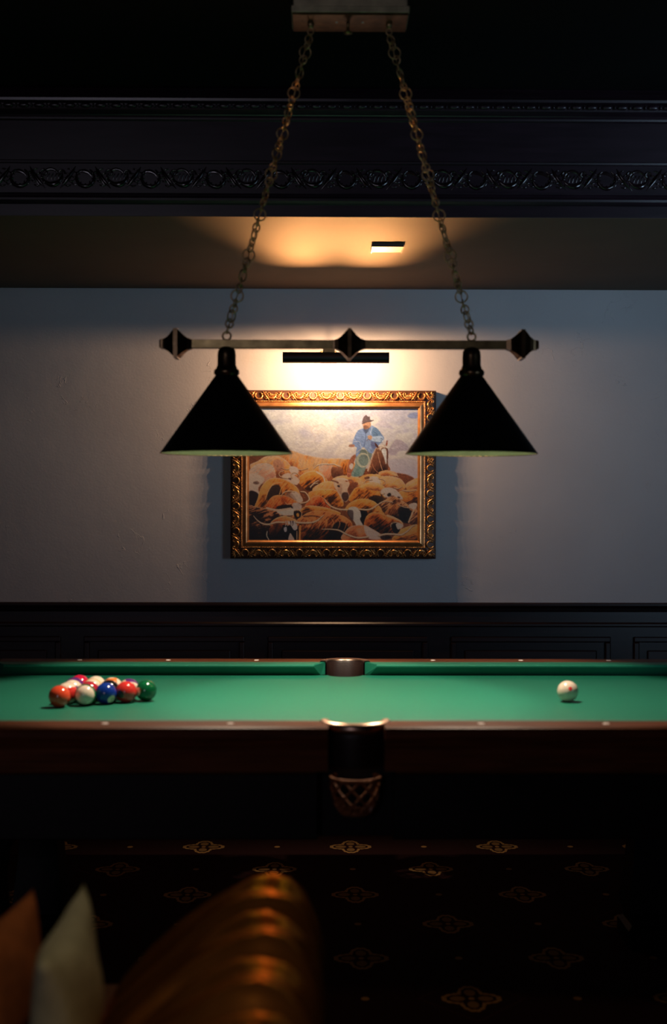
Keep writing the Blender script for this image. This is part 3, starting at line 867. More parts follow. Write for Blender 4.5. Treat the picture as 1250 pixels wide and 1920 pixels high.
# ---- the painted picture: colours laid down stroke by stroke, in the picture's own flat plane
PW, PH = 500, 390
X0p, X1p, Y0p, Y1p = 466.0, 785.0, 768.0, 1017.0
xs = np.linspace(X0p, X1p, PW); ys = np.linspace(Y0p, Y1p, PH)
GX, GY = np.meshgrid(xs, ys)
rng = np.random.default_rng(3)
def vnoise(sx, sy, seed, oct=4, ang=0.0):
    r_ = np.random.default_rng(seed)
    out = np.zeros_like(GX); amp = 1.0; tot = 0
    ca, sa = math.cos(ang), math.sin(ang)
    U = (GX * ca + GY * sa); V = (-GX * sa + GY * ca)
    for o_ in range(oct):
        t = r_.random((64, 64))
        u = U / sx * 2 ** o_ + 31.7; v = V / sy * 2 ** o_ + 17.3
        iu = np.floor(u).astype(int); iv = np.floor(v).astype(int)
        fu = u - iu; fv = v - iv; fu = fu * fu * (3 - 2 * fu); fv = fv * fv * (3 - 2 * fv)
        a = t[iu % 64, iv % 64]; b_ = t[(iu + 1) % 64, iv % 64]; c_ = t[iu % 64, (iv + 1) % 64]; d_ = t[(iu + 1) % 64, (iv + 1) % 64]
        out += amp * ((a * (1 - fu) + b_ * fu) * (1 - fv) + (c_ * (1 - fu) + d_ * fu) * fv); tot += amp; amp *= .55
    return out / tot
def srgb(c): return np.array(c, float) / 255.0
IMG = np.zeros((PH, PW, 3))
def blend(mask, colr):
    global IMG
    IMG = IMG * (1 - mask[..., None]) + colr * mask[..., None]
def smooth_poly(pts, sub=6):
    n = len(pts); out = []
    P = [np.array(p, float) for p in pts]
    for i in range(n):
        a, b_, c_, d_ = P[i - 1], P[i], P[(i + 1) % n], P[(i + 2) % n]
        for k in range(sub):
            t = k / sub
            out.append(.5 * ((2 * b_) + (-a + c_) * t + (2 * a - 5 * b_ + 4 * c_ - d_) * t * t + (-a + 3 * b_ - 3 * c_ + d_) * t ** 3))
    return np.array(out)
def smooth_line(pts, sub=6):
    P = [np.array(p, float) for p in pts]; P = [2 * P[0] - P[1]] + P + [2 * P[-1] - P[-2]]
    out = []
    for i in range(1, len(P) - 2):
        a, b_, c_, d_ = P[i - 1], P[i], P[i + 1], P[i + 2]
        for k in range(sub):
            t = k / sub
            out.append(.5 * ((2 * b_) + (-a + c_) * t + (2 * a - 5 * b_ + 4 * c_ - d_) * t * t + (-a + 3 * b_ - 3 * c_ + d_) * t ** 3))
    out.append(P[-2])
    return np.array(out)
DX = (X1p - X0p) / (PW - 1); DY = (Y1p - Y0p) / (PH - 1)
def win(x0, x1, y0, y1, m_=4):
    i0 = max(0, int((y0 - Y0p) / DY) - m_); i1 = min(PH, int((y1 - Y0p) / DY) + m_ + 2)
    j0 = max(0, int((x0 - X0p) / DX) - m_); j1 = min(PW, int((x1 - X0p) / DX) + m_ + 2)
    return slice(i0, max(i0, i1)), slice(j0, max(j0, j1))
def inside(poly):
    r_ = np.zeros(GX.shape, bool)
    w_ = win(poly[:, 0].min(), poly[:, 0].max(), poly[:, 1].min(), poly[:, 1].max(), 1)
    X = GX[w_]; Y = GY[w_]; q_ = np.zeros(X.shape, bool)
    n = len(poly)
    for i in range(n):
        x1, y1 = poly[i]; x2, y2 = poly[(i + 1) % n]
        if y1 == y2: continue
        q_ ^= ((y1 > Y) != (y2 > Y)) & (X < (x2 - x1) * (Y - y1) / (y2 - y1) + x1)
    r_[w_] = q_
    return r_
def soft(mask, it=1):
    m_ = mask.astype(float)
    for _ in range(it):
        m_ = (m_ + np.roll(m_, 1, 0) + np.roll(m_, -1, 0) + np.roll(m_, 1, 1) + np.roll(m_, -1, 1)) / 5
    return m_
def fill(pts, colr, it=1, smooth=True, alpha=1.0):
    c3 = srgb(colr)
    tex = 1 + (FINE - .5)[..., None] * .35
    blend(soft(inside(smooth_poly(pts) if smooth else np.array(pts, float)), it) * alpha, c3 * tex)
def line(pts, w0, w1, colr, wm=None, alpha=1.0, it=0):
    P = smooth_line(pts); n = len(P)
    W_ = win(P[:, 0].min(), P[:, 0].max(), P[:, 1].min(), P[:, 1].max(), 6)
    X = GX[W_]; Y = GY[W_]
    best = np.full(X.shape, 1e9)
    for i in range(n - 1):
        a, b_ = P[i], P[i + 1]
        t0 = i / (n - 1)
        wv = w0 + (w1 - w0) * t0 if wm is None else (w0 + (wm - w0) * t0 * 2 if t0 < .5 else wm + (w1 - wm) * (t0 - .5) * 2)
        d = b_ - a; L2 = (d ** 2).sum() + 1e-9
        tt = np.clip(((X - a[0]) * d[0] + (Y - a[1]) * d[1]) / L2, 0, 1)
        best = np.minimum(best, np.hypot(X - a[0] - tt * d[0], Y - a[1] - tt * d[1]) - wv)
    k_ = (np.clip(.5 - best / .7, 0, 1) * alpha)[..., None]
    IMG[W_] = IMG[W_] * (1 - k_) + srgb(colr) * k_
FINE = vnoise(4, 1.8, 66, 3, .6)
# dusty sky
n1 = vnoise(60, 30, 1, 5, .3); n2 = vnoise(26, 13, 2, 4, -.5); n3 = vnoise(9, 4, 5, 3, -.4)
cream, lav, peach = srgb((232, 216, 204)), srgb((186, 176, 196)), srgb((224, 190, 166))
t_ = np.clip((n1 - .42) * 5, 0, 1)[..., None]
IMG = cream * (1 - t_ * .55) + lav * t_ * .55
t_ = np.clip((n2 - .52) * 5, 0, 1)[..., None] * .35
IMG = IMG * (1 - t_) + lav * t_
t_ = np.clip((GY - 800) / 75, 0, 1)[..., None] * .55
IMG = IMG * (1 - t_) + peach * t_
IMG *= (.94 + .12 * n3)[..., None]
line([(592, 822), (584, 812), (590, 802), (604, 799), (612, 806)], 1.5, 1, (222, 196, 182), alpha=.6)
line([(598, 820), (596, 812), (602, 806)], 1, 1, (214, 190, 180), alpha=.5)
fill([(704, 800), (716, 790), (728, 794), (738, 806), (722, 803)], (190, 172, 190), 5, alpha=.5)
fill([(728, 852), (738, 832), (746, 826), (760, 832), (768, 846), (750, 848), (742, 856)], (178, 152, 160), 3, alpha=.7)
fill([(765, 782), (770, 777), (784, 775), (784, 785), (772, 786)], (140, 146, 184), 4, alpha=.8)
fill([(730, 870), (752, 862), (784, 868), (784, 910), (740, 905)], (196, 176, 176), 6, alpha=.6)
for k in range(160):
    x_, y_ = rng.uniform(470, 782), rng.uniform(770, 860)
    a = rng.uniform(-.8, .5); l_ = rng.uniform(3, 10)
    cc = (236, 224, 214) if rng.random() < .55 else ((178, 166, 190) if rng.random() < .5 else (216, 186, 170))
    line([(x_, y_), (x_ + l_ * .5 * math.cos(a), y_ + l_ * .5 * math.sin(a) - 1), (x_ + l_ * math.cos(a), y_ + l_ * math.sin(a))], .4, .3, cc, wm=.8, alpha=.32)
hair_cache = {}
def hide(pts, light, mid, dark, ang=.9, dk=.5, streak=1.0, rim=None, seed=None):
    """a beast's back: light on top, dark below, streaked with hair"""
    poly = smooth_poly(pts); m_ = inside(poly)
    if not m_.any(): return
    key = round(ang, 1)
    if key not in hair_cache: hair_cache[key] = (vnoise(1.7, 11, 40 + int(key * 10), 3, -key + PI / 2), vnoise(16, 16, 77, 3))
    hn, big = hair_cache[key]
    # distance below the upper outline
    yt = np.full(GX.shape[1], np.nan)
    has = m_.any(0); first = m_.argmax(0); last = m_.shape[0] - 1 - m_[::-1].argmax(0)
    rows = np.arange(m_.shape[0])[:, None]
    hgt = np.maximum(last - first, 1)
    dep = (rows - first[None, :]) / max(10, np.percentile(hgt[has], 80))
    t = np.clip(dep * 1.05 + (hn - .5) * 1.5 * streak + (big - .5) * 1.1, 0, 1)
    L_, M_, D_ = srgb(light), srgb(mid), srgb(dark)
    k1 = np.clip(t / dk, 0, 1)[..., None]; k2 = np.clip((t - dk) / (1 - dk), 0, 1)[..., None]
    colr = L_ * (1 - k1) + M_ * k1; colr = colr * (1 - k2) + D_ * k2
    colr = colr * (.66 + .62 * hn)[..., None]
    blend(soft(m_, 1), colr)
    if rim:
        e = np.clip(1 - (rows - first[None, :]) / 3.2, 0, 1) * m_
        blend(e * .65, srgb(rim))
OR = ((222, 148, 84), (192, 104, 44), (60, 30, 18))
OL = ((232, 176, 128), (214, 140, 80), (140, 80, 50))
RD = ((212, 124, 70), (170, 76, 32), (38, 18, 14))
PK = ((226, 190, 164), (204, 150, 118), (150, 100, 80))
DKB = ((150, 84, 50), (60, 30, 20), (16, 12, 14))
HORN, HORND = (228, 198, 166), (150, 108, 80)
def horn(pts, w0, w1, c1=(196, 154, 118), wm=None):
    w0 *= .72; w1 *= .72; wm = wm * .72 if wm else None
    line([(x_, y_ + .7) for x_, y_ in pts], w0 + .5, w1 + .3, (70, 40, 28), wm=(wm + .4 if wm else None), alpha=.7)
    line(pts, w0, w1, c1, wm=wm)
    line([(x_, y_ - .4) for x_, y_ in pts], w0 * .4, w1 * .4, (232, 202, 168), wm=(wm * .4 if wm else None), alpha=.6)
fill([(466, 860), (500, 850), (560, 858), (640, 866), (700, 885), (784, 905), (784, 1017), (466, 1017)], (120, 66, 40), 3)
hide([(508, 856), (520, 847), (545, 847), (575, 856), (610, 862), (640, 862), (668, 872), (668, 905), (600, 905), (540, 896), (510, 880)], *OL, ang=1.2, rim=(240, 210, 180))
hide([(468, 876), (482, 868), (500, 858), (520, 858), (538, 868), (546, 884), (520, 892), (480, 890)], *OL, ang=.8, rim=(236, 206, 176))
fill([(512, 868), (522, 864), (532, 872), (530, 886), (516, 884)], (150, 104, 88), 3, alpha=.7)
hide([(468, 884), (486, 872), (508, 874), (516, 888), (512, 906), (468, 910)], *PK, ang=.6)
hide([(640, 872), (652, 864), (662, 868), (668, 880), (662, 900), (640, 898)], *OR, ang=1.4)
# beast facing us far back
hide([(598, 876), (612, 872), (624, 876), (622, 890), (616, 900), (604, 896)], (226, 186, 158), (206, 150, 116), (170, 110, 80))
horn([(589, 881), (594, 876), (604, 873), (616, 873)], .5, 1.2, (234, 208, 184)); horn([(616, 873), (626, 873), (634, 876), (641, 878)], 1.2, .4, (234, 208, 184))
hide([(622, 880), (634, 878), (644, 884), (642, 900), (624, 898)], (150, 96, 70), (120, 70, 46), (90, 50, 36))
horn([(527, 880), (538, 883), (552, 879)], .4, 1.6); horn([(552, 880), (564, 884), (577, 881)], 1.6, .4)
fill([(543, 878), (556, 879), (560, 888), (552, 894), (544, 888)], (222, 190, 168), 2)
hide([(558, 904), (566, 893), (582, 886), (600, 888), (612, 900), (616, 912), (604, 922), (575, 922)], *OR, ang=.7, rim=(238, 208, 176))
line([(594, 888), (606, 896), (610, 908)], 1.4, 1.0, (236, 206, 178)); line([(582, 916), (590, 908), (598, 904)], .8, .5, (230, 200, 170))
# left pale heads
fill([(466, 895), (480, 892), (496, 902), (484, 918), (486, 934), (466, 936)], (222, 188, 162), 2)
fill([(474, 908), (482, 905), (486, 910), (478, 912)], (90, 60, 50), 2, alpha=.8)
fill([(466, 926), (480, 926), (486, 936), (484, 960), (466, 960)], (44, 26, 24), 3)
# skull-like pale face top left
fill([(528, 897), (540, 890), (554, 896), (562, 904), (556, 912), (542, 908)], (220, 184, 158), 2)
horn([(545, 900), (532, 899), (524, 895), (524, 889), (532, 886)], 1.2, .5); horn([(548, 899), (546, 892), (552, 889), (560, 893), (562, 902)], 1.1, .5)
fill([(540, 900), (546, 899), (545, 904)], (110, 76, 64), 1)
# left large arched body B
hide([(478, 962), (483, 938), (490, 916), (505, 901), (526, 900), (545, 908), (560, 922), (560, 945), (520, 960)], *OR, ang=.9, rim=(214, 180, 150))
fill([(500, 938), (506, 918), (516, 912), (524, 914), (528, 930), (520, 936), (508, 944)], (44, 28, 24), 4, alpha=.85)
line([(497, 940), (504, 922), (514, 910), (528, 908)], .8, .8, (214, 164, 116), alpha=.7)
line([(524, 930), (528, 918), (536, 910)], .8, .6, (220, 160, 100), alpha=.7)
# I/H bodies right of it
hide([(586, 922), (596, 912), (610, 906), (628, 906), (640, 914), (640, 926), (600, 930)], *OL, ang=.8, rim=(236, 198, 150))
hide([(578, 930), (590, 922), (610, 920), (630, 922), (640, 936), (644, 952), (620, 952), (590, 946)], *OR, ang=.7, rim=(230, 190, 150))
horn([(582, 918), (588, 911), (596, 909)], .4, 1.0)
# G reddish back
hide([(572, 952), (582, 938), (594, 932), (606, 936), (620, 950), (616, 958), (580, 958)], (206, 122, 74), (180, 76, 36), (70, 28, 18), ang=.9, rim=(214, 150, 110))
# upper right bodies
hide([(624, 902), (640, 895), (660, 895), (684, 902), (694, 912), (660, 918), (630, 914)], *OL, ang=.6, rim=(238, 200, 158))
hide([(676, 898), (690, 892), (712, 892), (722, 900), (700, 910), (680, 906)], *OL, ang=.6)
hide([(712, 904), (720, 896), (738, 896), (754, 902), (762, 916), (750, 924), (726, 922)], *OL, ang=.5, rim=(232, 190, 160))
hide([(762, 912), (772, 904), (786, 900), (786, 925), (768, 924)], *OL, ang=.5)
horn([(716, 893), (730, 888), (742, 888), (748, 897)], 1.4, .6, (208, 150, 116))
fill([(692, 898), (706, 896), (714, 904), (712, 914), (702, 912), (694, 906)], (228, 196, 170), 2)
horn([(698, 902), (688, 903), (684, 909), (690, 912)], 1.0, .5); horn([(712, 900), (722, 903), (723, 910), (718, 912)], .9, .4)
fill([(684, 898), (692, 896), (694, 900), (686, 902)], (110, 70, 50), 1)
# facing head 18
fill([(652, 918), (660, 908), (672, 908), (668, 920), (660, 930)], (120, 66, 44), 2)
fill([(626, 906), (634, 900), (650, 902), (656, 910), (652, 922), (656, 934), (650, 944), (642, 940), (634, 926), (628, 916)], (206, 168, 138), 1)
fill([(634, 912), (640, 910), (642, 920), (640, 930), (634, 924)], (150, 112, 90), 2, alpha=.8)
fill([(642, 928), (652, 926), (655, 936), (648, 944), (642, 938)], (84, 54, 44), 2)
fill([(632, 914), (637, 913), (637, 917)], (50, 30, 26), 1); line([(622, 904), (630, 906), (634, 908)], 1.2, 2, (120, 78, 60)); line([(650, 905), (658, 903), (664, 906)], 2, 1, (140, 88, 64))
line([(632, 901), (642, 900), (652, 903)], 1.2, 1.2, (236, 204, 176))
# M
hide([(655, 942), (662, 924), (672, 916), (692, 914), (712, 922), (724, 936), (716, 948), (680, 946)], *OR, ang=.8, rim=(232, 180, 132))
hide([(676, 916), (690, 908), (708, 908), (724, 918), (712, 924), (690, 920)], *OL, ang=.4)
fill([(692, 938), (702, 932), (716, 934), (720, 944), (706, 948)], (44, 28, 22), 3, alpha=.85)
# O, N
hide([(746, 928), (760, 922), (786, 922), (786, 948), (770, 948), (754, 940)], *OR, ang=.4, rim=(226, 176, 130))
fill([(716, 922), (728, 917), (742, 920), (752, 930), (757, 939), (748, 938), (738, 932), (728, 936), (718, 930)], (222, 190, 166), 1)
fill([(727, 929), (733, 927), (735, 932), (729, 934)], (50, 32, 28), 1); fill([(746, 934), (752, 935), (750, 938)], (90, 50, 40), 1)
fill([(714, 926), (720, 934), (726, 940), (718, 940)], (60, 36, 28), 2, alpha=.8)
horn([(722, 928), (716, 929), (714, 924)], 1.2, .6); horn([(740, 917), (748, 919), (756, 915)], 1.0, .4); horn([(756, 922), (768, 924), (782, 922)], 1.0, .5)
# P, Q
hide([(648, 958), (660, 944), (680, 938), (700, 942), (712, 952), (722, 968), (700, 972), (660, 966)], *OR, ang=.6, rim=(226, 170, 116))
hide([(716, 952), (724, 940), (740, 934), (756, 942), (770, 952), (784, 960), (784, 985), (748, 980), (722, 966)], (208, 140, 92), (110, 58, 34), (20, 16, 18), ang=.7, dk=.3, rim=(216, 160, 120))
hide([(722, 970), (730, 954), (744, 948), (756, 954), (748, 962), (734, 974)], (190, 120, 70), (130, 66, 36), (36, 22, 20), ang=1.0, dk=.4)
fill([(748, 958), (760, 952), (772, 962), (768, 980), (752, 978)], (18, 16, 20), 4, alpha=.8)
line([(781, 950), (777, 960), (772, 972), (768, 982)], 1.4, 1.2, (206, 160, 120)); fill([(768, 950), (776, 946), (784, 948), (780, 958), (772, 956)], (220, 184, 156), 2)
horn([(748, 950), (760, 954), (772, 956)], .5, 1.0)
# C
hide([(496, 962), (502, 944), (514, 933), (532, 932), (548, 938), (560, 948), (562, 960), (520, 966)], *RD, ang=.9, rim=(214, 150, 100))
fill([(520, 954), (534, 950), (548, 952), (550, 960), (524, 962)], (26, 20, 22), 3, alpha=.85)
fill([(543, 930), (552, 924), (562, 930), (568, 942), (560, 946), (550, 938)], (210, 176, 150), 2)
fill([(534, 932), (544, 926), (552, 934), (556, 942), (546, 938)], (120, 90, 76), 2, alpha=.7)
horn([(527, 934), (532, 927), (542, 924), (552, 925)], .6, 1.6, wm=1.2)
horn([(564, 925), (572, 926), (578, 933), (580, 940), (574, 945), (564, 947)], 1.2, 1.4, wm=1.7)
fill([(548, 948), (558, 946), (566, 952), (562, 962), (552, 960)], (190, 160, 140), 2)
horn([(534, 945), (538, 949), (546, 948)], .5, 1.2, (206, 130, 84))
# long light backs / D
hide([(562, 962), (576, 952), (600, 953), (622, 958), (640, 966), (624, 970), (590, 962), (570, 972)], *OR, ang=.3, rim=(224, 180, 140))
hide([(464, 956), (480, 954), (510, 960), (540, 966), (552, 972), (530, 990), (500, 1017), (464, 1017)], (196, 120, 76), (60, 32, 24), (14, 12, 16), ang=.3, dk=.22, rim=(208, 160, 120))
fill([(520, 960), (540, 957), (552, 958), (552, 968), (534, 970), (522, 966)], (226, 198, 172), 2)
line([(500, 956), (520, 960), (545, 957)], 1.6, 1.8, (216, 176, 144))
fill([(551, 962), (560, 960), (566, 966), (562, 978), (553, 974)], (40, 24, 20), 1); line([(552, 961), (560, 960), (566, 966), (564, 974)], .6, .6, (200, 150, 110)); fill([(556, 967), (560, 966), (561, 972), (557, 972)], (196, 120, 60), 1)
# F big back
hide([(556, 984), (566, 972), (582, 963), (604, 961), (630, 966), (650, 974), (662, 988), (664, 1017), (570, 1017)], (206, 124, 72), (140, 66, 32), (14, 12, 16), ang=.75, dk=.36, rim=(214, 146, 96))
fill([(622, 992), (634, 982), (650, 986), (654, 1000), (640, 1017), (612, 1017)], (14, 14, 20), 5, alpha=.8)
for k in range(7):
    x_ = 574 + k * 12
    line([(x_, 972 + k), (x_ + 4, 980 + k), (x_ - 1, 994 + k)], .5, .4, (206, 132, 80), wm=1.1, alpha=.6)
line([(570, 972), (588, 971), (604, 974)], 1.6, 1.0, (60, 34, 26), alpha=.6)
# R: white faced with wide horns
fill([(678, 958), (690, 964), (686, 978), (680, 990), (672, 980)], (16, 14, 18), 3, alpha=.9)
fill([(654, 957), (664, 953), (674, 958), (678, 970), (676, 978), (682, 990), (672, 992), (664, 980), (656, 970)], (222, 196, 172), 1)
fill([(652, 960), (662, 960), (664, 970), (662, 980), (654, 970)], (70, 52, 48), 2, alpha=.85)
horn([(608, 938), (613, 946), (622, 953), (636, 958), (652, 959)], .6, 2.0, wm=1.9)
horn([(675, 958), (690, 959), (700, 956), (710, 949), (722, 943), (738, 945)], 1.9, .6, wm=1.8)
# S
hide([(684, 990), (688, 972), (700, 964), (716, 966), (736, 974), (756, 984), (750, 1000), (720, 1004), (696, 998)], (206, 120, 64), (160, 72, 28), (18, 14, 16), ang=.7, dk=.42, rim=(222, 170, 120))
line([(728, 970), (740, 974), (752, 980), (757, 986)], 1.8, .8, (216, 160, 116))
# U, T
hide([(738, 1017), (748, 1002), (760, 993), (786, 988), (786, 1017)], *OR, ang=.3, rim=(220, 160, 110))
fill([(736, 984), (748, 984), (752, 996), (746, 1004), (738, 1000)], (30, 22, 22), 2)
horn([(734, 992), (735, 986), (742, 983), (750, 984)], .6, 1.0); fill([(744, 986), (752, 984), (758, 990), (748, 996)], (206, 176, 150), 2)
hide([(644, 1017), (650, 998), (662, 990), (684, 988), (700, 996), (716, 1006), (718, 1017)], (206, 138, 98), (184, 104, 62), (120, 60, 40), ang=.5, dk=.5, rim=(226, 180, 150))
fill([(684, 990), (696, 994), (712, 1004), (714, 1014), (694, 1014), (686, 1002)], (226, 190, 166), 3, alpha=.9)
horn([(604, 996), (620, 996), (636, 998), (652, 1006), (672, 1012), (692, 1010)], .7, 2.0, wm=2.0)
horn([(712, 1008), (724, 1005), (740, 1005), (754, 1006), (766, 999), (774, 991), (780, 988)], 2.2, .6, wm=2.0)
fill([(714, 1010), (730, 1008), (736, 1012), (720, 1016)], (30, 20, 20), 2, alpha=.8)
# E: bottom-left long-horned head facing us
fill([(504, 1017), (503, 1000), (512, 988), (530, 984), (552, 986), (560, 996), (558, 1017)], (22, 18, 22), 2)
hide([(506, 990), (512, 979), (530, 971), (548, 975), (560, 984), (556, 990), (530, 988)], (216, 146, 92), (196, 106, 56), (120, 60, 40), ang=.3, rim=(232, 192, 150))
hide([(504, 1004), (508, 990), (522, 986), (530, 990), (522, 1004), (512, 1010)], (150, 74, 40), (90, 44, 28), (24, 18, 20), ang=1.2)
fill([(540, 984), (546, 980), (554, 982), (558, 994), (552, 998), (546, 990)], (206, 178, 160), 1)
for x_ in (536, 540, 545, 549): line([(x_, 981), (x_ + .5, 987), (x_ - 1, 990)], 1.1, .3, (70, 44, 38) if x_ % 2 else (214, 186, 164))
fill([(532, 994), (537, 992), (538, 999), (534, 1001)], (190, 170, 160), 1); fill([(541, 1017), (544, 1004), (548, 1008), (552, 1017)], (206, 170, 146), 1)
line([(501, 1000), (500, 1008), (504, 1016)], .8, .8, (206, 176, 146)); line([(557, 1000), (557, 1016)], .7, .7, (200, 150, 110)); line([(563, 990), (562, 1016)], 1.8, 1.8, (196, 116, 60))
horn([(475, 971), (482, 979), (491, 985), (503, 987), (518, 983), (533, 983)], .6, 2.2, wm=2.1)
horn([(556, 983), (570, 984), (586, 983), (596, 979), (603, 973), (608, 969)], 2.3, .5, wm=2.1)
# rider and horse
def C2(u, v): return (620 + u * .136, 760 + v * .136)
def cp(l_): return [C2(*p) for p in l_]
fill(cp([(290, 990), (330, 800), (360, 700), (300, 720), (250, 820), (230, 990)]), (150, 90, 66), 1)
fill(cp([(262, 850), (290, 820), (320, 840), (300, 900), (270, 890)]), (224, 200, 184), 1)
fill(cp([(380, 640), (560, 650), (560, 760), (500, 860), (440, 990), (290, 990), (340, 840)]), (116, 122, 112), 1)
fill(cp([(390, 860), (420, 900), (400, 985), (320, 985)]), (90, 108, 100), 2, alpha=.7)
fill(cp([(450, 335), (380, 365), (330, 460), (305, 560), (345, 590), (365, 600), (350, 690), (375, 725), (450, 590), (500, 640), (580, 680), (640, 600), (700, 535), (745, 470), (700, 400), (640, 330), (560, 290), (500, 320)]), (134, 150, 186), 1)
fill(cp([(480, 420), (560, 360), (570, 460), (560, 640), (480, 600)]), (150, 164, 196), 1, alpha=.8)
fill(cp([(570, 350), (620, 320), (680, 370), (700, 420), (640, 450), (580, 430)]), (110, 134, 164), 1, alpha=.9)
fill(cp([(560, 520), (640, 540), (620, 620), (570, 600)]), (104, 104, 140), 2, alpha=.8)
line(cp([(450, 350), (490, 420), (470, 560), (455, 600)]), .5, .5, (80, 92, 130)); line(cp([(340, 470), (400, 540)]), .4, .4, (96, 108, 144)); line(cp([(590, 380), (640, 400), (650, 440)]), .4, .4, (60, 84, 110))
fill(cp([(580, 450), (700, 440), (735, 470), (720, 515), (640, 520), (575, 500)]), (186, 196, 210), 1, alpha=.8); line(cp([(690, 470), (720, 480), (700, 520)]), .4, .4, (80, 90, 116)); line(cp([(570, 510), (660, 530), (720, 530)]), .5, .4, (90, 100, 130))
fill(cp([(455, 330), (490, 340), (545, 320), (500, 400), (470, 370)]), (84, 92, 116), 1)
line(cp([(560, 290), (575, 330), (555, 400)]), .5, .4, (210, 216, 224))
fill(cp([(455, 265), (545, 230), (558, 300), (520, 335), (470, 340), (452, 300)]), (206, 146, 110), 1)
fill(cp([(455, 300), (490, 290), (530, 320), (480, 345), (458, 330)]), (130, 84, 66), 1, alpha=.85)
fill(cp([(438, 262), (452, 190), (492, 148), (520, 170), (545, 170), (552, 212), (600, 218), (560, 238), (500, 250), (448, 272)]), (108, 84, 84), 1)
line(cp([(440, 268), (500, 246), (560, 236), (600, 218)]), .7, .5, (84, 60, 60))
fill(cp([(515, 440), (560, 430), (580, 460), (560, 490), (525, 480)]), (204, 150, 116), 1)
line(cp([(500, 505), (530, 480), (550, 500)]), .5, .5, (120, 90, 90))
fill(cp([(250, 585), (275, 555), (330, 560), (330, 590), (290, 592)]), (176, 120, 96), 1)
line(cp([(320, 520), (400, 520), (430, 600)]), .4, .4, (216, 214, 220)); 
for rx, ry, of in ((82, 92, 0), (74, 84, 4), (90, 98, -4)):
    line(cp([(455 + of + rx * math.cos(a * PI / 8), 775 + ry * math.sin(a * PI / 8)) for a in range(17)]), .45, .45, (206, 190, 160))
line(cp([(455, 600), (500, 640), (530, 740)]), .45, .45, (214, 200, 172)); line(cp([(340, 690), (400, 640), (455, 600)]), .45, .45, (206, 190, 160))
# horse
hide(cp([(515, 930), (570, 760), (610, 640), (680, 585), (740, 585), (790, 620), (800, 700), (800, 830), (830, 915), (700, 960), (560, 965)]), (150, 92, 62), (112, 62, 42), (52, 30, 24), ang=1.3, streak=.8)
fill(cp([(708, 640), (745, 610), (775, 640), (780, 760), (770, 830), (745, 740)]), (236, 220, 208), 1)
line(cp([(790, 620), (795, 680), (790, 790)]), 1.0, .7, (84, 40, 34)); line(cp([(700, 590), (650, 620), (700, 600)]), 1, 1, (200, 150, 120))
fill(cp([(765, 560), (785, 495), (795, 540), (780, 580)]), (160, 84, 62), 0); fill(cp([(612, 530), (660, 570), (660, 600), (630, 590)]), (90, 46, 40), 0)
fill(cp([(680, 600), (720, 560), (770, 560), (760, 600), (720, 600), (690, 640)]), (226, 196, 172), 1)
line(cp([(630, 610), (590, 700), (550, 820), (520, 920)]), 1.0, 1.4, (214, 176, 146)); line(cp([(655, 660), (680, 780), (720, 910)]), .6, .5, (206, 150, 112)); line(cp([(560, 760), (600, 880), (660, 950)]), .5, .4, (170, 110, 80))
hide(cp([(670, 945), (760, 915), (860, 930), (935, 990), (860, 990), (700, 985)]), *OL, ang=.3)
# thousands of short dabs that pick up the colour beneath them, so the paint reads as brushwork
r9 = np.random.default_rng(12)
for k in range(9000):
    x_ = r9.uniform(X0p + 2, X1p - 2); y_ = r9.uniform(800, Y1p - 2) if k % 4 else r9.uniform(Y0p, 860)
    jx = int((x_ - X0p) / DX); jy = int((y_ - Y0p) / DY)
    a = r9.normal(.9, .5) if y_ > 866 else r9.uniform(-.8, .8)
    l_ = r9.uniform(1.2, 3.4); ww = r9.uniform(.25, .6)
    W_ = win(x_ - l_, x_ + l_, y_ - l_, y_ + l_, 2)
    X = GX[W_] - x_; Y = GY[W_] - y_
    u = X * math.cos(a) + Y * math.sin(a); v = -X * math.sin(a) + Y * math.cos(a) + .12 * u * u / l_
    k_ = (np.clip(1.2 - np.hypot(u / l_, v / ww) , 0, 1) * .55)[..., None]
    c0 = IMG[jy, jx]
    g_ = r9.uniform(.62, 1.42) if y_ > 866 else r9.uniform(.9, 1.08)
    IMG[W_] = IMG[W_] * (1 - k_) + np.clip(c0 * g_ + (.02 if g_ > 1.25 else 0), 0, 1) * k_
# overall fine brushwork
IMG *= (.93 + .14 * vnoise(3, 1.6, 91, 2, .5))[..., None]
herd = np.clip((GY - 846) / 40, 0, 1)[..., None]  # lower-canvas ramp: herd colours brightened to make up for the lamp's fall-off
lum = IMG.mean(2, keepdims=True)
IMG = IMG * (1 - herd) + herd * ((IMG - lum) * 1.2 + lum) * 1.22 * (0.62 + 1.05 * np.clip(lum, 0, .45) - .75 * np.clip(lum - .45, 0, 1))
IMG = np.clip(IMG, 0.01, .97)
LIN = np.where(IMG <= .04045, IMG / 12.92, ((IMG + .055) / 1.055) ** 2.4)
# grid mesh in the frame's rebate
ccx0, ccx1 = fx0 + .080, fx1 - .080; ccz0, ccz1 = fz0 + .080, fz1 - .080
me = bpy.data.meshes.new('canvas')
VX = np.linspace(ccx0, ccx1, PW) - (fx0 + fx1) / 2; VZ = np.linspace(ccz1, ccz0, PH) - fz0
co = np.zeros((PH, PW, 3)); co[..., 0] = VX[None, :]; co[..., 1] = -.065; co[..., 2] = VZ[:, None]
idx = np.arange(PH * PW).reshape(PH, PW)
fa = np.stack([idx[:-1, :-1], idx[1:, :-1], idx[1:, 1:], idx[:-1, 1:]], -1).reshape(-1, 4)
back0 = PH * PW
bk = np.array([[VX[0], -.060, VZ[0]], [VX[-1], -.060, VZ[0]], [VX[-1], -.060, VZ[-1]], [VX[0], -.060, VZ[-1]]])
allv = np.concatenate([co.reshape(-1, 3), bk])
allf = np.concatenate([fa, [[back0, back0 + 1, back0 + 2, back0 + 3]]])
me.vertices.add(len(allv)); me.vertices.foreach_set('co', allv.astype(np.float32).ravel())
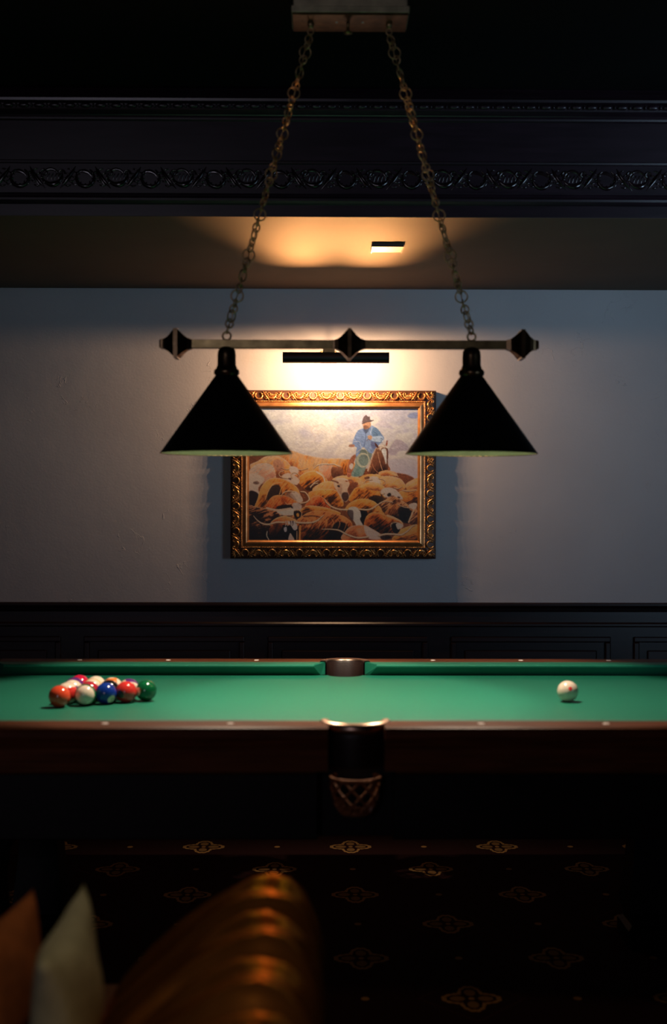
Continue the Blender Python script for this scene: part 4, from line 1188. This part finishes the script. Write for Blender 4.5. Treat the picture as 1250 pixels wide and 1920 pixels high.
me.loops.add(allf.size); me.loops.foreach_set('vertex_index', allf.astype(np.int32).ravel())
me.polygons.add(len(allf)); me.polygons.foreach_set('loop_start', np.arange(0, allf.size, 4, dtype=np.int32))
me.update(calc_edges=True); me.validate()
ca = me.color_attributes.new('paint', 'FLOAT_COLOR', 'POINT')
rgba = np.ones((len(allv), 4), np.float32); rgba[:PH * PW, :3] = (LIN * np.array([.38, .53, .72])).reshape(-1, 3); rgba[PH * PW:, :3] = .3
ca.data.foreach_set('color', rgba.ravel())
me.materials.append(M['canvas'])
cv = bpy.data.objects.new('canvas', me); COL.objects.link(cv); cv.parent = pfm

# ------------------------------------------------------------------ plate on the soffit
a = at(697, 459, 5.02); b_ = at(757, 459, 5.02)
pl = thing('access_plate', 'small rectangular cream plate fixed under the lit soffit', 'plate', ((a.x + b_.x) / 2, 5.09, SOF))
w2 = (b_.x - a.x) / 2
bm = nb(); box(bm, -w2 + .004, w2 - .004, -.060, .05, -.011, -.0005)
obj('plate_face', bm, M['plate'], pl)
bm = nb()
box(bm, -w2, w2, -.068, -.060, -.013, 0); box(bm, -w2, -w2 + .004, -.060, .06, -.0125, 0); box(bm, w2 - .004, w2, -.060, .06, -.0125, 0)
obj('plate_rim', bm, M['plate_edge'], pl)

# ------------------------------------------------------------------ leather chaise in the foreground
ch = thing('leather_chaise', 'dark brown leather chaise with pleated rolled back in the foreground', 'sofa', (-.45, 1.55, 0))
def chz(bm):
    bmesh.ops.translate(bm, vec=(.45, -1.55, 0), verts=bm.verts[:]); return bm
# rolled back: swept section along y with pleats
sec = [(.004, .12), (.006, .30), (.006, .46), (.004, .53), (-.004, .580), (-.022, .622), (-.048, .644), (-.078, .652), (-.110, .648), (-.145, .632), (-.185, .606), (-.225, .575), (-.270, .535), (-.315, .490), (-.345, .445), (-.350, .40), (-.350, .12)]
grooves = [2.206, 1.978, 1.764, 1.55, 1.33, 1.11, .89]
bm = nb()
cxs, czs = -.12, .45
rings = []
ys_ = []
yv = .55
while yv < 2.36: ys_.append(yv); yv += .0125
for k in range(15):
    ys_.append(2.36 + .14 * math.sin(PI / 2 * (k + 1) / 15))
for y_ in ys_:
    e = 1.0
    if y_ > 2.36: e = math.sqrt(max(0.0004, 1 - ((y_ - 2.36) / .1405) ** 2))
    g_ = min(abs(y_ - q_) for q_ in grooves)
    dp = .016 * math.exp(-(g_ / .022) ** 2)
    puff = .006 * math.sin(min(1, g_ / .11) * PI / 2) + .0035 * math.sin((y_ * 2 * PI) / .105)
    ring = []
    for j, (x_, z_) in enumerate(sec):
        f_ = 1 if 3 <= j <= 14 else 0
        vx, vz = x_ - cxs, z_ - czs
        Ln = math.hypot(vx, vz) or 1
        k_ = (puff - dp) * f_
        wob = .003 * math.sin(y_ * 37 + j * 1.3) * f_
        xx = cxs + (vx + vx / Ln * (k_ + wob)) * (e if z_ > .3 else (.75 + .25 * e))
        zz = czs + (vz + vz / Ln * (k_ + wob)) * (e if z_ > czs else 1)
        ring.append(bm.verts.new((xx, y_, zz)))
    rings.append(ring)
for i in range(len(rings) - 1):
    for j in range(len(sec) - 1): bm.faces.new((rings[i][j], rings[i][j + 1], rings[i + 1][j + 1], rings[i + 1][j]))
    bm.faces.new((rings[i][-1], rings[i][0], rings[i + 1][0], rings[i + 1][-1]))
bm.faces.new(rings[0]); bm.faces.new(rings[-1][::-1])
obj('rolled_back', chz(bm), M['chaise'], ch, smooth=True)
bm = nb(); box(bm, -1.15, -.30, .58, 2.44, .14, .34, .02)
obj('seat_base', chz(bm), M['seat'], ch)
bm = nb(); box(bm, -1.14, -.31, .60, 2.46, .345, .445, .035, 5)
obj('seat_cushion', chz(bm), M['seat'], ch, smooth=True)
for lx_, ly_ in ((-1.08, .66), (-1.08, 2.36), (-.06, .66), (-.10, 2.22)):
    bm = nb(); lathe(bm, [(.0001, .141), (.028, .141), (.030, .11), (.020, .05), (.024, .02), (.018, 0), (.0001, 0)], lx_, ly_, 0, n=16)
    obj('leg', chz(bm), M['table_wood'], ch, smooth=True)

def cushion(label, m, half, thick, loc, rot, pinch=.16):
    bm = nb(); n = 22
    grid = {}
    for side_ in (1, -1):
        for i in range(n + 1):
            for j in range(n + 1):
                u = -1 + 2 * i / n; v = -1 + 2 * j / n
                if side_ == -1 and (i in (0, n) or j in (0, n)):
                    grid[(side_, i, j)] = grid[(1, i, j)]; continue
                ex = 1 - pinch * (1 - abs(v) ** 2.2); ey = 1 - pinch * (1 - abs(u) ** 2.2)
                x_ = u * half * (1 - (1 - ex) * abs(u) ** 3); z_ = v * half * (1 - (1 - ey) * abs(v) ** 3)
                hh = thick * ((1 - u ** 2) * (1 - v ** 2)) ** .42 * side_
                hh += side_ * .006 * math.sin(u * 5 + v * 3) * (1 - u * u) * (1 - v * v)
                grid[(side_, i, j)] = bm.verts.new((x_, hh, z_))
        for i in range(n):
            for j in range(n):
                q_ = [grid[(side_, i, j)], grid[(side_, i + 1, j)], grid[(side_, i + 1, j + 1)], grid[(side_, i, j + 1)]]
                try: bm.faces.new(q_)
                except ValueError: pass
    o = obj('throw_cushion', bm, m, smooth=True)
    o.location = loc; o.rotation_euler = rot
    return tag(o, label, 'cushion', 'throw cushions on the chaise')
cushion('grey green throw cushion standing edge-on beside the rolled leather back', M['sage'], .122, .040, (-.356, 1.975, .578), (math.radians(0), math.radians(-9), math.radians(86)))
cushion('rust brown throw cushion with one corner raised, behind the grey green one', M['rust'], .104, .040, (-.478, 2.12, .558), (math.radians(0), math.radians(-8), math.radians(72)))
